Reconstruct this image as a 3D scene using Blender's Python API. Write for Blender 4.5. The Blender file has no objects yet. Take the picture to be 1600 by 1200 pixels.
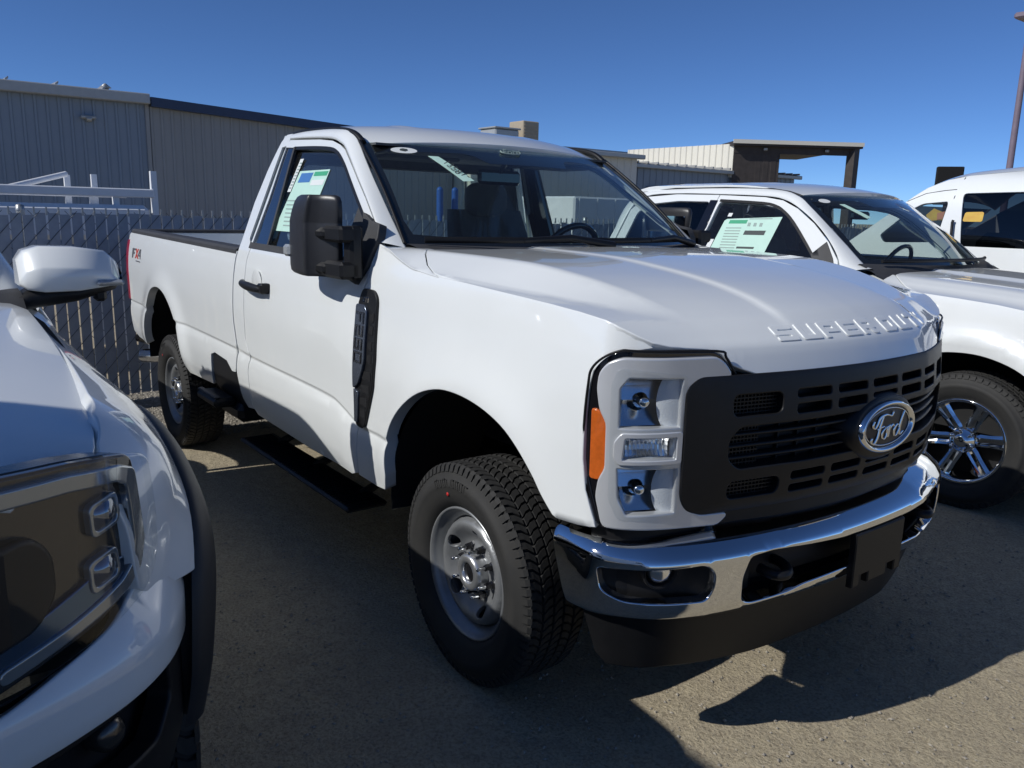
import bpy, bmesh, math, random
from mathutils import Vector, Matrix, geometry
random.seed(7)
D=bpy.data; SC=bpy.context.scene; COL=SC.collection
# ------------------------------------------------------------------ camera
cam_d=D.cameras.new('camera'); cam=D.objects.new('camera',cam_d); COL.objects.link(cam)
cam_d.sensor_width=36; cam_d.lens=28.616; cam_d.clip_start=.05; cam_d.clip_end=4000
_R=Vector((.60201787,.79813523,.02355068)); _U=Vector((-.17671314,.10441241,.9787086)); _F=Vector((-.77868283,.59336178,-.20389912))
cam.matrix_world=Matrix(((_R.x,_U.x,-_F.x,2.18816),(_R.y,_U.y,-_F.y,-2.45816),(_R.z,_U.z,-_F.z,1.65773),(0,0,0,1)))
SC.camera=cam
# ------------------------------------------------------------------ sky and sun
SUN=Vector((-.25,-1.25,1.)).normalized()            # direction towards the sun
elev=math.asin(SUN.z)
wd=D.worlds.new('World'); SC.world=wd; wd.use_nodes=True
nt=wd.node_tree; nt.nodes.clear()
sky=nt.nodes.new('ShaderNodeTexSky'); sky.sky_type='NISHITA'; sky.sun_disc=False
sky.sun_elevation=elev; sky.sun_rotation=math.atan2(SUN.x,SUN.y); sky.altitude=3000
sky.air_density=.7; sky.dust_density=0; sky.ozone_density=10
bg=nt.nodes.new('ShaderNodeBackground'); bg.inputs[1].default_value=.107
wo=nt.nodes.new('ShaderNodeOutputWorld'); nt.links.new(sky.outputs[0],bg.inputs[0]); nt.links.new(bg.outputs[0],wo.inputs[0])
sl=D.lights.new('sun','SUN'); sl.energy=3.75; sl.angle=math.radians(.53); sl.color=(1,.985,.95)
so=D.objects.new('sun',sl); COL.objects.link(so); so.location=SUN*30
so.rotation_euler=SUN.to_track_quat('Z','Y').to_euler()
vs=SC.view_settings; vs.view_transform='Standard'; vs.look='None'; vs.exposure=0; vs.gamma=1; vs.use_curve_mapping=False
# ------------------------------------------------------------------ helpers
V=Vector
def link(name,me,mat,parent):
    o=D.objects.new(name,me); COL.objects.link(o)
    if mat is not None: me.materials.append(mat)
    if parent is not None: o.parent=parent
    return o
def tag(o,label=None,cat=None,group=None,kind=None):
    if label:o['label']=label
    if cat:o['category']=cat
    if group:o['group']=group
    if kind:o['kind']=kind
    return o
def thing(name,label,cat,group=None,loc=(0,0,0),rz=0):
    o=D.objects.new(name,None); COL.objects.link(o); o.location=loc; o.rotation_euler=(0,0,rz); o.empty_display_size=.2
    return tag(o,label,cat,group)
def node(name,parent):            # an empty that groups sub-parts
    o=D.objects.new(name,None); COL.objects.link(o); o.parent=parent; o.empty_display_size=.1
    return o
def copy_tree(o,parent=None):
    c=o.copy(); COL.objects.link(c)
    if parent is not None:c.parent=parent
    for ch in list(o.children): copy_tree(ch,c)
    return c
class MB:
    """collects geometry for ONE mesh object"""
    def __init__(s): s.v=[];s.f=[];s.sm=[]
    def add(s,vs,fs,smooth=False):
        b=len(s.v); s.v+=[tuple(p) for p in vs]; s.f+=[tuple(b+i for i in f) for f in fs]; s.sm+=[smooth]*len(fs); return s
    def box(s,lo,hi,M=None,bev=0):
        x0,y0,z0=lo;x1,y1,z1=hi
        if bev>0:
            c=V(((x0+x1)/2,(y0+y1)/2,(z0+z1)/2)); h=V(((x1-x0)/2,(y1-y0)/2,(z1-z0)/2)); b=min(bev,h.x*.95,h.y*.95,h.z*.95)
            vs=[];idx={}
            for sx in(-1,1):
                for sy in(-1,1):
                    for sz in(-1,1):
                        for ax in range(3):
                            p=[h.x-b,h.y-b,h.z-b]; p[ax]+=b
                            idx[sx,sy,sz,ax]=len(vs); vs.append(c+V((sx*p[0],sy*p[1],sz*p[2])))
            fs=[]
            for ax in range(3):
                a1,a2=(ax+1)%3,(ax+2)%3
                for sg in(-1,1):
                    q=[]
                    for u,w in((-1,-1),(1,-1),(1,1),(-1,1)):
                        k=[0,0,0];k[ax]=sg;k[a1]=u;k[a2]=w;q.append(idx[k[0],k[1],k[2],ax])
                    fs.append(q if sg>0 else q[::-1])
                for u in(-1,1):
                    for w in(-1,1):
                        k0=[0,0,0];k1=[0,0,0];k0[ax]=-1;k1[ax]=1
                        for k in(k0,k1):k[a1]=u;k[a2]=w
                        q=[idx[(*k0,a1)],idx[(*k1,a1)],idx[(*k1,a2)],idx[(*k0,a2)]]
                        fs.append(q if u*w>0 else q[::-1])
            for sx in(-1,1):
                for sy in(-1,1):
                    for sz in(-1,1):
                        q=[idx[sx,sy,sz,0],idx[sx,sy,sz,1],idx[sx,sy,sz,2]]
                        fs.append(q if sx*sy*sz>0 else q[::-1])
        else:
            vs=[V((x,y,z)) for z in(z0,z1) for y in(y0,y1) for x in(x0,x1)]
            fs=[(0,2,3,1),(4,5,7,6),(0,1,5,4),(2,6,7,3),(0,4,6,2),(1,3,7,5)]
        if M is not None: vs=[M@p for p in vs]
        return s.add(vs,fs)
    def grid(s,rows,smooth=True,closed_u=False,closed_v=False,flip=False):
        n=len(rows);m=len(rows[0]);fs=[]
        for i in range(n if closed_u else n-1):
            for j in range(m if closed_v else m-1):
                q=(i*m+j,i*m+(j+1)%m,((i+1)%n)*m+(j+1)%m,((i+1)%n)*m+j)
                fs.append(q[::-1] if flip else q)
        return s.add([p for r in rows for p in r],fs,smooth)
    def tube(s,pts,r,n=10,caps=True,smooth=True,sx=1.0):
        pts=[V(p) for p in pts]; rr=r if isinstance(r,(list,tuple)) else [r]*len(pts); rows=[];up=None
        for i,p in enumerate(pts):
            t=(pts[min(i+1,len(pts)-1)]-pts[max(i-1,0)]).normalized()
            if up is None: up=V((0,0,1)) if abs(t.z)<.9 else V((1,0,0))
            a=t.cross(up).normalized(); up=a.cross(t).normalized()
            rows.append([p+(a*math.cos(2*math.pi*k/n)*sx+up*math.sin(2*math.pi*k/n))*rr[i] for k in range(n)])
        s.grid(rows,smooth,closed_v=True)
        if caps:
            s.add(rows[0],[tuple(range(n))]); s.add(rows[-1],[tuple(range(n))[::-1]])
        return s
    def lathe(s,prof,M,n=48,smooth=True,flip=False):
        """prof: (radius, axial) about the local Z axis of M"""
        rows=[[M@V((r*math.cos(2*math.pi*k/n),r*math.sin(2*math.pi*k/n),a)) for k in range(n)] for r,a in prof]
        return s.grid(rows,smooth,closed_v=True,flip=flip)
    def prism(s,poly,M,h,bev=0):
        """2-D polygon in local XY extruded 0..h along local Z (outline may be concave)"""
        n=len(poly)
        ar=sum(poly[i][0]*poly[(i+1)%n][1]-poly[(i+1)%n][0]*poly[i][1] for i in range(n))
        if ar<0: poly=poly[::-1]
        lay=[(0,0),(0,h)] if bev<=0 else [(0,0),(0,h-bev),(bev,h)]
        rings=[]
        for ins,z in lay:
            rg=[]
            for i in range(n):
                p=V(poly[i]).to_2d();a=V(poly[i-1]).to_2d();b=V(poly[(i+1)%n]).to_2d()
                e1=(p-a).normalized();e2=(b-p).normalized();n1=V((-e1.y,e1.x));n2=V((-e2.y,e2.x))
                m=n1+n2; L=m.length
                m=m/L if L>1e-6 else n1
                k=ins/max(.35,m.dot(n1)); q=p+m*k
                rg.append(M@V((q.x,q.y,z)))
            rings.append(rg)
        s.grid(rings,False,closed_v=True)
        tri=geometry.tessellate_polygon([[V((p[0],p[1],0)) for p in poly]])
        s.add(rings[-1],[t if (V(poly[t[1]]).to_2d()-V(poly[t[0]]).to_2d()).cross(V(poly[t[2]]).to_2d()-V(poly[t[0]]).to_2d())>0 else t[::-1] for t in tri])
        s.add(rings[0],[t[::-1] if (V(poly[t[1]]).to_2d()-V(poly[t[0]]).to_2d()).cross(V(poly[t[2]]).to_2d()-V(poly[t[0]]).to_2d())>0 else t for t in tri])
        return s
    def sbox(s,c,h,p=4.0,M=None,n=20,m=12):
        """rounded block (superellipsoid)"""
        e=2.0/p; g=lambda v:math.copysign(abs(v)**e,v); rows=[]
        for j in range(m+1):
            b=-math.pi/2+math.pi*j/m
            rows.append([V((c[0]+h[0]*g(math.cos(b))*g(math.cos(2*math.pi*i/n)),c[1]+h[1]*g(math.cos(b))*g(math.sin(2*math.pi*i/n)),c[2]+h[2]*g(math.sin(b)))) for i in range(n)])
        if M is not None: rows=[[M@q for q in r] for r in rows]
        return s.grid(rows,True,closed_v=True)
    def mirrored(s):
        m=MB(); m.v=[(x,-y,z) for x,y,z in s.v]; m.f=[f[::-1] for f in s.f]; m.sm=list(s.sm); return m
    def mesh(s,name):
        me=D.meshes.new(name); me.from_pydata(s.v,[],s.f); me.polygons.foreach_set('use_smooth',s.sm); me.update(); return me
    def build(s,name,mat,parent=None): return link(name,s.mesh(name),mat,parent)
    def build2(s,name,mat,parent=None):      # the mesh and its mirror image on the other side
        return s.build(name,mat,parent), s.mirrored().build(name,mat,parent)
def resample(loop,step,closed=True):
    out=[];n=len(loop)
    for i in range(n if closed else n-1):
        a=loop[i];b=loop[(i+1)%n];L=math.hypot(b[0]-a[0],b[1]-a[1]);k=max(1,int(math.ceil(L/step)))
        for j in range(k): out.append((a[0]+(b[0]-a[0])*j/k,a[1]+(b[1]-a[1])*j/k))
    if not closed: out.append(loop[-1])
    return out
def spl(pts,closed=False,k=5):
    """Catmull-Rom through 2-D/3-D points"""
    n=len(pts);out=[];d=len(pts[0])
    g=(lambda i:pts[i%n]) if closed else (lambda i:pts[min(max(i,0),n-1)])
    for i in range(n if closed else n-1):
        p0,p1,p2,p3=g(i-1),g(i),g(i+1),g(i+2)
        for j in range(k):
            t=j/k
            out.append(tuple(.5*(2*p1[c]+(-p0[c]+p2[c])*t+(2*p0[c]-5*p1[c]+4*p2[c]-p3[c])*t*t+(-p0[c]+3*p1[c]-3*p2[c]+p3[c])*t**3) for c in range(d)))
    if not closed: out.append(tuple(pts[-1]))
    return out
def rrect(u0,v0,u1,v1,r,k=4):
    out=[]
    for cx,cy,a0 in((u1-r,v1-r,0),(u0+r,v1-r,90),(u0+r,v0+r,180),(u1-r,v0+r,270)):
        for j in range(k+1):
            a=math.radians(a0+90*j/k); out.append((cx+r*math.cos(a),cy+r*math.sin(a)))
    return out
def pround(poly,r,k=4):
    """round the corners of a closed polygon"""
    n=len(poly);out=[]
    for i in range(n):
        p=V(poly[i]);a=V(poly[i-1]);b=V(poly[(i+1)%n])
        la=(a-p).length;lb=(b-p).length;q=min(r,la*.45,lb*.45)
        A=p+(a-p)/la*q;B=p+(b-p)/lb*q
        for j in range(k+1):
            t=j/k; out.append(tuple(A*(1-t)**2+p*2*t*(1-t)+B*t*t))
    return out
def inside(loop,x,y):
    c=False;n=len(loop);j=n-1
    for i in range(n):
        xi,yi=loop[i];xj,yj=loop[j]
        if (yi>y)!=(yj>y) and x<(xj-xi)*(y-yi)/(yj-yi)+xi: c=not c
        j=i
    return c
def panel_mesh(name,loops,f,step,out,depth=.018,r=.003,bstep=None,eps=1e-3,extra=()):
    """a sheet with outline and holes given in (u,v), laid on the surface f(u,v)->xyz; its edges are rounded and folded inwards"""
    bstep=bstep or step*.7
    L=[resample(l,bstep) for l in loops]
    vs=[];ed=[];own=[]
    for l in L:
        b=len(vs); vs+=l; ed+=[(b+i,b+(i+1)%len(l)) for i in range(len(l))]
    us=[p[0] for p in L[0]];vv=[p[1] for p in L[0]]
    cell={}
    for p in vs: cell.setdefault((int(p[0]//step),int(p[1]//step)),[]).append(p)
    def near(x,y):
        i,j=int(x//step),int(y//step)
        for a in(-1,0,1):
            for c in(-1,0,1):
                for p in cell.get((i+a,j+c),()):
                    if (p[0]-x)**2+(p[1]-y)**2<(step*.5)**2:return True
        return False
    for x,y in extra:
        if inside(L[0],x,y) and not any(inside(h,x,y) for h in L[1:]) and min((q[0]-x)**2+(q[1]-y)**2 for q in vs[:sum(map(len,L))])>(bstep*.3)**2:
            vs.append((x,y)); cell.setdefault((int(x//step),int(y//step)),[]).append((x,y))
    nu=int((max(us)-min(us))/step)+1;nv=int((max(vv)-min(vv))/step)+1
    for i in range(nu+1):
        for j in range(nv+1):
            x=min(us)+i*step+(.5*step if j%2 else 0);y=min(vv)+j*step*.9
            if inside(L[0],x,y) and not any(inside(h,x,y) for h in L[1:]) and not near(x,y): vs.append((x,y))
    cv,_,cf,_,_,_=geometry.delaunay_2d_cdt([V(p) for p in vs],ed,[],0,1e-7)
    F=[]
    for t in cf:
        cx=sum(cv[i].x for i in t)/3;cy=sum(cv[i].y for i in t)/3
        if inside(L[0],cx,cy) and not any(inside(h,cx,cy) for h in L[1:]): F.append(tuple(t))
    def nor(u,v):
        a=V(f(u+eps,v))-V(f(u-eps,v)); b=V(f(u,v+eps))-V(f(u,v-eps)); n=a.cross(b)
        return a.normalized(),b.normalized(),(n.normalized() if n.length>1e-12 else V(out))
    u0,v0=cv[F[0][0]] if F else vs[0]
    sg=1 if sum(nor(cv[t[0]].x,cv[t[0]].y)[2].dot(V(out)) for t in F[::max(1,len(F)//9)])>0 else -1
    P=[V(f(p.x,p.y)) for p in cv];N=[nor(p.x,p.y)[2]*sg for p in cv]
    FF=[]
    for t in F:
        a,b,c=(P[i] for i in t)
        FF.append(t if (b-a).cross(c-a).dot(N[t[0]]+N[t[1]]+N[t[2]])>0 else t[::-1])
    for li,l in enumerate(L):
        n=len(l); ar=sum(l[i][0]*l[(i+1)%n][1]-l[(i+1)%n][0]*l[i][1] for i in range(n))
        s=(1 if ar>0 else -1)*(1 if li==0 else -1)
        rings=[]
        for i in range(n):
            u,v=l[i]; tu=l[(i+1)%n][0]-l[i-1][0]; tv=l[(i+1)%n][1]-l[i-1][1]
            p=V(f(u,v));_,_,nn=nor(u,v);nn=nn*sg
            h=math.hypot(tu,tv) or 1; k=eps
            t3=V(f(u+tu/h*k,v+tv/h*k))-p; o3=V(f(u+tv*s/h*k,v-tu*s/h*k))-p
            t3.normalize(); o=nn.cross(t3)
            if o.dot(o3)<0:o=-o
            o.normalize()
            rg=[(p,nn)]
            for a in((35,65,90) if r>0 else ()):
                a=math.radians(a); rg.append((p+o*r*math.sin(a)-nn*r*(1-math.cos(a)),(nn*math.cos(a)+o*math.sin(a)).normalized()))
            e=rg[-1][0]; rg.append((e,o)); rg.append((e-nn*depth,o)); rings.append(rg)
        m=len(rings[0]);b=len(P)
        for rg in rings:
            for p,nn in rg: P.append(p);N.append(nn)
        for i in range(n):
            for j in range(m-1):
                if r>0 and j==m-3: continue
                if r<=0 and j==0: continue
                q=[b+i*m+j,b+((i+1)%n)*m+j,b+((i+1)%n)*m+j+1,b+i*m+j+1]
                nn=N[q[0]]+N[q[2]]
                A,B,C=P[q[0]],P[q[1]],P[q[3]]
                if (B-A).cross(C-A).dot(nn)<0:q=q[::-1]
                FF.append(tuple(q))
    return P,FF,N
def to_mesh(name,P,F,N,mirror=False):
    if mirror:
        P=[V((p.x,-p.y,p.z)) for p in P];N=[V((n.x,-n.y,n.z)) for n in N];F=[f[::-1] for f in F]
    me=D.meshes.new(name); me.from_pydata([tuple(p) for p in P],[],F)
    me.polygons.foreach_set('use_smooth',[True]*len(me.polygons)); me.update()
    if len(me.vertices)==len(N): me.normals_split_custom_set_from_vertices([tuple(n) for n in N])
    return me
def panel(name,loops,f,step,mat,parent,out,both=False,**k):
    P,F,N=panel_mesh(name,loops,f,step,out,**k)
    o=link(name,to_mesh(name,P,F,N),mat,parent)
    if both: return o,link(name,to_mesh(name,P,F,N,True),mat,parent)
    return o
def off(f,d,out,eps=1e-3):
    """surface f pushed out by d along its normal"""
    def g(u,v):
        a=V(f(u+eps,v))-V(f(u-eps,v)); b=V(f(u,v+eps))-V(f(u,v-eps)); n=a.cross(b).normalized()
        if n.dot(V(out))<0:n=-n
        return V(f(u,v))+n*d
    return g
def frame_at(p,z,x=None):
    z=V(z).normalized(); x=V(x) if x is not None else (V((0,0,1)).cross(z) if abs(z.z)<.95 else V((1,0,0)))
    x=(x-z*x.dot(z)).normalized(); y=z.cross(x)
    return Matrix(((x.x,y.x,z.x,p[0]),(x.y,y.y,z.y,p[1]),(x.z,y.z,z.z,p[2]),(0,0,0,1)))
def text_mesh(s,size,M,name,mat,parent,extrude=0,shear=0,xs=1,align='CENTER'):
    c=D.curves.new(name,'FONT'); c.body=s; c.size=size; c.extrude=extrude; c.align_x=align; c.align_y='CENTER'; c.shear=shear; c.resolution_u=3
    t=D.objects.new(name,c); COL.objects.link(t); dg=bpy.context.evaluated_depsgraph_get()
    me=D.meshes.new_from_object(t.evaluated_get(dg)); D.objects.remove(t); D.curves.remove(c)
    for v in me.vertices: v.co=M@V((v.co.x*xs,v.co.y,v.co.z))
    me.name=name; me.materials.clear(); me.update()
    return link(name,me,mat,parent)
# ------------------------------------------------------------------ materials
def mat(name,col,rough=.5,metal=0,coat=0,coat_r=.03,noise=0,nscale=8,bump=0,bscale=60,spec=.5,col2=None,emit=None,trans=0,ior=1.45,rvar=0,detail=6,bdist=.01):
    m=D.materials.new(name); m.use_nodes=True; t=m.node_tree; b=t.nodes['Principled BSDF']
    b.inputs['Base Color'].default_value=(*col,1); b.inputs['Roughness'].default_value=rough; b.inputs['Metallic'].default_value=metal
    b.inputs['Coat Weight'].default_value=coat; b.inputs['Coat Roughness'].default_value=coat_r; b.inputs['Specular IOR Level'].default_value=spec
    b.inputs['Transmission Weight'].default_value=trans; b.inputs['IOR'].default_value=ior
    tc=t.nodes.new('ShaderNodeTexCoord')
    if noise or rvar or col2:
        n=t.nodes.new('ShaderNodeTexNoise'); n.inputs['Scale'].default_value=nscale; n.inputs['Detail'].default_value=detail; n.inputs['Roughness'].default_value=.6
        t.links.new(tc.outputs['Object'],n.inputs['Vector'])
        cr=t.nodes.new('ShaderNodeValToRGB'); cr.color_ramp.elements[0].position=.3; cr.color_ramp.elements[1].position=.7
        c2=col2 or tuple(c*(1-noise) for c in col)
        cr.color_ramp.elements[0].color=(*c2,1); cr.color_ramp.elements[1].color=(*col,1)
        t.links.new(n.outputs['Fac'],cr.inputs['Fac']); t.links.new(cr.outputs['Color'],b.inputs['Base Color'])
        if rvar:
            mr=t.nodes.new('ShaderNodeMapRange'); mr.inputs['From Min'].default_value=.3;mr.inputs['From Max'].default_value=.7
            mr.inputs['To Min'].default_value=max(0,rough-rvar);mr.inputs['To Max'].default_value=rough+rvar
            t.links.new(n.outputs['Fac'],mr.inputs['Value']); t.links.new(mr.outputs['Result'],b.inputs['Roughness'])
    if bump:
        n2=t.nodes.new('ShaderNodeTexNoise'); n2.inputs['Scale'].default_value=bscale; n2.inputs['Detail'].default_value=3
        t.links.new(tc.outputs['Object'],n2.inputs['Vector'])
        bp=t.nodes.new('ShaderNodeBump'); bp.inputs['Strength'].default_value=bump; bp.inputs['Distance'].default_value=bdist
        t.links.new(n2.outputs['Fac'],bp.inputs['Height']); t.links.new(bp.outputs['Normal'],b.inputs['Normal'])
    if emit: b.inputs['Emission Color'].default_value=(*emit,1); b.inputs['Emission Strength'].default_value=1
    return m
def glass(name,tint,rough=0,fr=1.45,dust=0):
    """thin sheet glass: tinted see-through plus mirror reflection by Fresnel"""
    m=D.materials.new(name); m.use_nodes=True; t=m.node_tree; t.nodes.clear()
    o=t.nodes.new('ShaderNodeOutputMaterial'); mx=t.nodes.new('ShaderNodeMixShader'); tr=t.nodes.new('ShaderNodeBsdfTransparent'); gl=t.nodes.new('ShaderNodeBsdfGlossy')
    fz=t.nodes.new('ShaderNodeFresnel'); fz.inputs['IOR'].default_value=fr
    gm=t.nodes.new('ShaderNodeNewGeometry'); pw=t.nodes.new('ShaderNodeMath'); pw.operation='POWER'; pw.inputs[0].default_value=fr
    mul=t.nodes.new('ShaderNodeMath'); mul.operation='MULTIPLY_ADD'; mul.inputs[1].default_value=-2; mul.inputs[2].default_value=1
    t.links.new(gm.outputs['Backfacing'],mul.inputs[0]); t.links.new(mul.outputs[0],pw.inputs[1]); t.links.new(pw.outputs[0],fz.inputs['IOR'])
    tr.inputs[0].default_value=(*tint,1); gl.inputs['Roughness'].default_value=rough; gl.inputs['Color'].default_value=(1,1,1,1)
    k=t.nodes.new('ShaderNodeMath'); k.operation='MULTIPLY'; k.inputs[1].default_value=1.15; k.use_clamp=True
    t.links.new(fz.outputs[0],k.inputs[0]); t.links.new(k.outputs[0],mx.inputs[0]); t.links.new(tr.outputs[0],mx.inputs[1]); t.links.new(gl.outputs[0],mx.inputs[2])
    last=mx
    if dust:
        df=t.nodes.new('ShaderNodeBsdfDiffuse'); df.inputs[0].default_value=(.5,.5,.48,1); m2=t.nodes.new('ShaderNodeMixShader'); m2.inputs[0].default_value=dust
        t.links.new(mx.outputs[0],m2.inputs[1]); t.links.new(df.outputs[0],m2.inputs[2]); last=m2
    t.links.new(last.outputs[0],o.inputs[0]); return m
M={}
M['white']=mat('white_paint',(.78,.80,.79),.30,coat=1.0,coat_r=.025,noise=.03,nscale=3)
M['chrome']=mat('chrome',(.78,.79,.80),.045,metal=1,rvar=.03,nscale=14)
M['satin']=mat('satin_silver',(.62,.63,.64),.28,metal=.85,noise=.05)
M['black']=mat('black_plastic',(.012,.012,.013),.42,spec=.35,noise=.2,nscale=30,bump=.15,bscale=900,bdist=.002)
M['trim']=mat('grey_trim',(.05,.05,.052),.6,noise=.25,nscale=12,bump=.15,bscale=700,bdist=.002)
M['gloss']=mat('gloss_black',(.008,.008,.01),.08,coat=1)
M['void']=mat('dark_cavity',(.006,.006,.007),.9)
M['rubber']=mat('tyre_rubber',(.019,.019,.019),.72,noise=.35,nscale=9,col2=(.028,.027,.025),bump=.1,bscale=300,bdist=.002)
M['steel']=mat('argent_steel',(.27,.28,.29),.38,metal=.5,noise=.15,nscale=20,coat=.2)
M['iron']=mat('dark_iron',(.05,.045,.04),.6,metal=.6,noise=.4,nscale=25)
M['shroud']=mat('wheel_well',(.012,.012,.012),.95)
M['bowl']=mat('reflector',(.95,.96,.97),.20,metal=1)
M['lens']=glass('clear_lens',(.97,.98,.98),0,1.4)
M['wglass']=glass('windshield_glass',(.78,.87,.84),0,1.42,.010)
M['sglass']=glass('side_glass',(.66,.72,.72),0,1.5,.012)
M['dglass']=glass('privacy_glass',(.07,.075,.08),0,1.5)
M['amber']=mat('amber_lens',(.62,.13,.02),.12,coat=1,noise=.25,nscale=60)
M['red']=mat('red_lens',(.40,.01,.03),.12,coat=1)
M['seat']=mat('grey_seat',(.10,.105,.11),.8,noise=.3,nscale=14)
M['film']=glass('plastic_film',(.86,.90,.90),.12,1.5,.10)
M['dash']=mat('dash_plastic',(.055,.058,.06),.7,noise=.2)
M['paper']=mat('sticker_white',(.72,.74,.72),.5,noise=.05)
M['green']=mat('sticker_mint',(.50,.72,.62),.5,noise=.06,nscale=18)
M['ink']=mat('ink_dark',(.05,.06,.06),.6)
M['inkgrey']=mat('ink_grey',(.28,.36,.33),.6)
M['inkgreen']=mat('ink_green',(.05,.35,.19),.6)
M['inkblue']=mat('ink_blue',(.05,.17,.42),.6)
M['decalred']=mat('decal_red',(.45,.05,.03),.4)
M['decalgrey']=mat('decal_grey',(.10,.10,.11),.4)
M['badge']=mat('badge_grey',(.13,.15,.19),.22,metal=.7)
M['oval']=mat('emblem_dark',(.035,.035,.04),.35,metal=.3,noise=.2,nscale=80)
M['script']=mat('emblem_silver',(.70,.71,.72),.16,metal=1)
M['redspot']=mat('tyre_paint_dot',(.5,.02,.02),.6)
M['bezel']=mat('lamp_bezel_silver',(.86,.86,.86),.27,metal=.80,coat=.3,noise=.04)
M['lampclear']=mat('clear_plastic',(.55,.57,.58),.12,metal=.4,noise=.3,nscale=90)
M['flare']=mat('flare_plastic',(.022,.022,.024),.5,noise=.2,nscale=20,bump=.15,bscale=900,bdist=.002)
M['lampdark']=mat('lamp_interior',(.10,.092,.085),.22,metal=.7)
M['guide']=mat('light_guide',(.34,.36,.37),.10,metal=.6,coat=1)
M['blade']=mat('lamp_blade',(.10,.16,.26),.12,metal=.8)
M['proj']=mat('projector_glass',(.16,.18,.22),.05,metal=.7,coat=1)

M['slatm']=None
# ================================================================== ground
def ground_mat(name,c1,c2,c3,bump=.8):
    m=D.materials.new(name); m.use_nodes=True; t=m.node_tree; b=t.nodes['Principled BSDF']; L=t.links.new
    tc=t.nodes.new('ShaderNodeTexCoord')
    def noise(sc,det=8,ro=.6):
        n=t.nodes.new('ShaderNodeTexNoise'); n.inputs['Scale'].default_value=sc; n.inputs['Detail'].default_value=det; n.inputs['Roughness'].default_value=ro; L(tc.outputs['Object'],n.inputs['Vector']); return n
    n1=noise(.9);n2=noise(14,8,.7);n3=noise(90,4,.7); v=t.nodes.new('ShaderNodeTexVoronoi'); v.inputs['Scale'].default_value=55; L(tc.outputs['Object'],v.inputs['Vector'])
    def ramp(src,a,ca,b_,cb):
        r=t.nodes.new('ShaderNodeValToRGB'); e=r.color_ramp.elements; e[0].position=a;e[0].color=(*ca,1);e[1].position=b_;e[1].color=(*cb,1); L(src,r.inputs['Fac']); return r
    def mix(f,a,c,mode='MIX'):
        x=t.nodes.new('ShaderNodeMixRGB'); x.blend_type=mode
        if isinstance(f,float): x.inputs[0].default_value=f
        else: L(f,x.inputs[0])
        L(a,x.inputs[1]); L(c,x.inputs[2]); return x
    r1=ramp(n1.outputs['Fac'],.35,c1,.65,c2); r2=ramp(n2.outputs['Fac'],.40,c3,.60,c1)
    x=mix(.55,r1.outputs['Color'],r2.outputs['Color'])
    r3=ramp(n3.outputs['Fac'],.28,(.35,.33,.3),.55,(1,1,1)); x2=mix(.8,x.outputs[0],r3.outputs['Color'],'MULTIPLY')
    r4=ramp(v.outputs['Distance'],.05,(.6,.6,.62),.16,(1,1,1)); x3=mix(.35,x2.outputs[0],r4.outputs['Color'],'MULTIPLY')
    L(x3.outputs[0],b.inputs['Base Color']); b.inputs['Roughness'].default_value=.93; b.inputs['Specular IOR Level'].default_value=.25
    ad=t.nodes.new('ShaderNodeMath'); ad.operation='MULTIPLY_ADD'; ad.inputs[1].default_value=.5; L(n3.outputs['Fac'],ad.inputs[0]); L(n2.outputs['Fac'],ad.inputs[2])
    bp=t.nodes.new('ShaderNodeBump'); bp.inputs['Strength'].default_value=bump; bp.inputs['Distance'].default_value=.02; L(ad.outputs[0],bp.inputs['Height']); L(bp.outputs['Normal'],b.inputs['Normal'])
    return m
M['ground']=ground_mat('packed_dirt',(.45,.385,.265),(.53,.455,.325),(.33,.28,.205))
M['gravel']=mat('gravel_stone',(.42,.38,.31),.9,noise=.5,nscale=30,col2=(.20,.18,.155))
M['gravelbed']=ground_mat('gravel_bed',(.26,.235,.19),(.32,.29,.24),(.17,.155,.13),1.0)
def gz(x,y):
    """the lot rises a few centimetres towards the front right"""
    r=math.hypot(x,y); t=min(1,max(0,(15-r)/5)); t=t*t*(3-2*t)
    return max(-.03,min(.11,.05+.011*x+.012*y))*t
gx=[-900,-300,-100,-50,-30,-22,-18]+[-16+.5*k for k in range(65)]+[18,22,30,50,100,300,900]
tag(MB().grid([[V((x,y,gz(x,y))) for y in gx] for x in gx],True,flip=True).build('ground',M['ground']),kind='structure')
tag(MB().grid([[V((x,y,gz(x,y)+.004)) for x in (-6.2,-5.7,-5.2,-4.7,-4.3,-3.82+.09*math.sin(y*1.7)+.05*math.sin(y*4.1))] for y in [-12+.5*k for k in range(53)]],True).build('gravel_strip',M['gravelbed']),kind='structure')
def stones(name,n,area,smin,smax,label,mt,seed):
    rnd=random.Random(seed); mb=MB()
    base=[(1,0,0),(-1,0,0),(0,1,0),(0,-1,0),(0,0,1),(0,0,-.4)]; fc=[(0,2,4),(2,1,4),(1,3,4),(3,0,4),(2,0,5),(1,2,5),(3,1,5),(0,3,5)]
    vs=[];fs=[]
    for k in range(n):
        x,y=area(rnd); g0=gz(x,y); s=smin+(smax-smin)*rnd.random()**2.2; a=rnd.random()*6.28; ca,sa=math.cos(a),math.sin(a); fx,fy,fz=s*rnd.uniform(.7,1.3),s*rnd.uniform(.6,1.1),s*rnd.uniform(.4,.8); b=len(vs)
        for p in base:
            q=(p[0]*fx*rnd.uniform(.8,1.2),p[1]*fy*rnd.uniform(.8,1.2),p[2]*fz)
            vs.append((x+q[0]*ca-q[1]*sa,y+q[0]*sa+q[1]*ca,g0+.002+q[2]+fz*.25))
        fs+=[tuple(b+i for i in f) for f in fc]
    mb.add(vs,fs); o=mb.build(name,mt); tag(o,label,'gravel',kind='stuff'); return o
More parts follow.
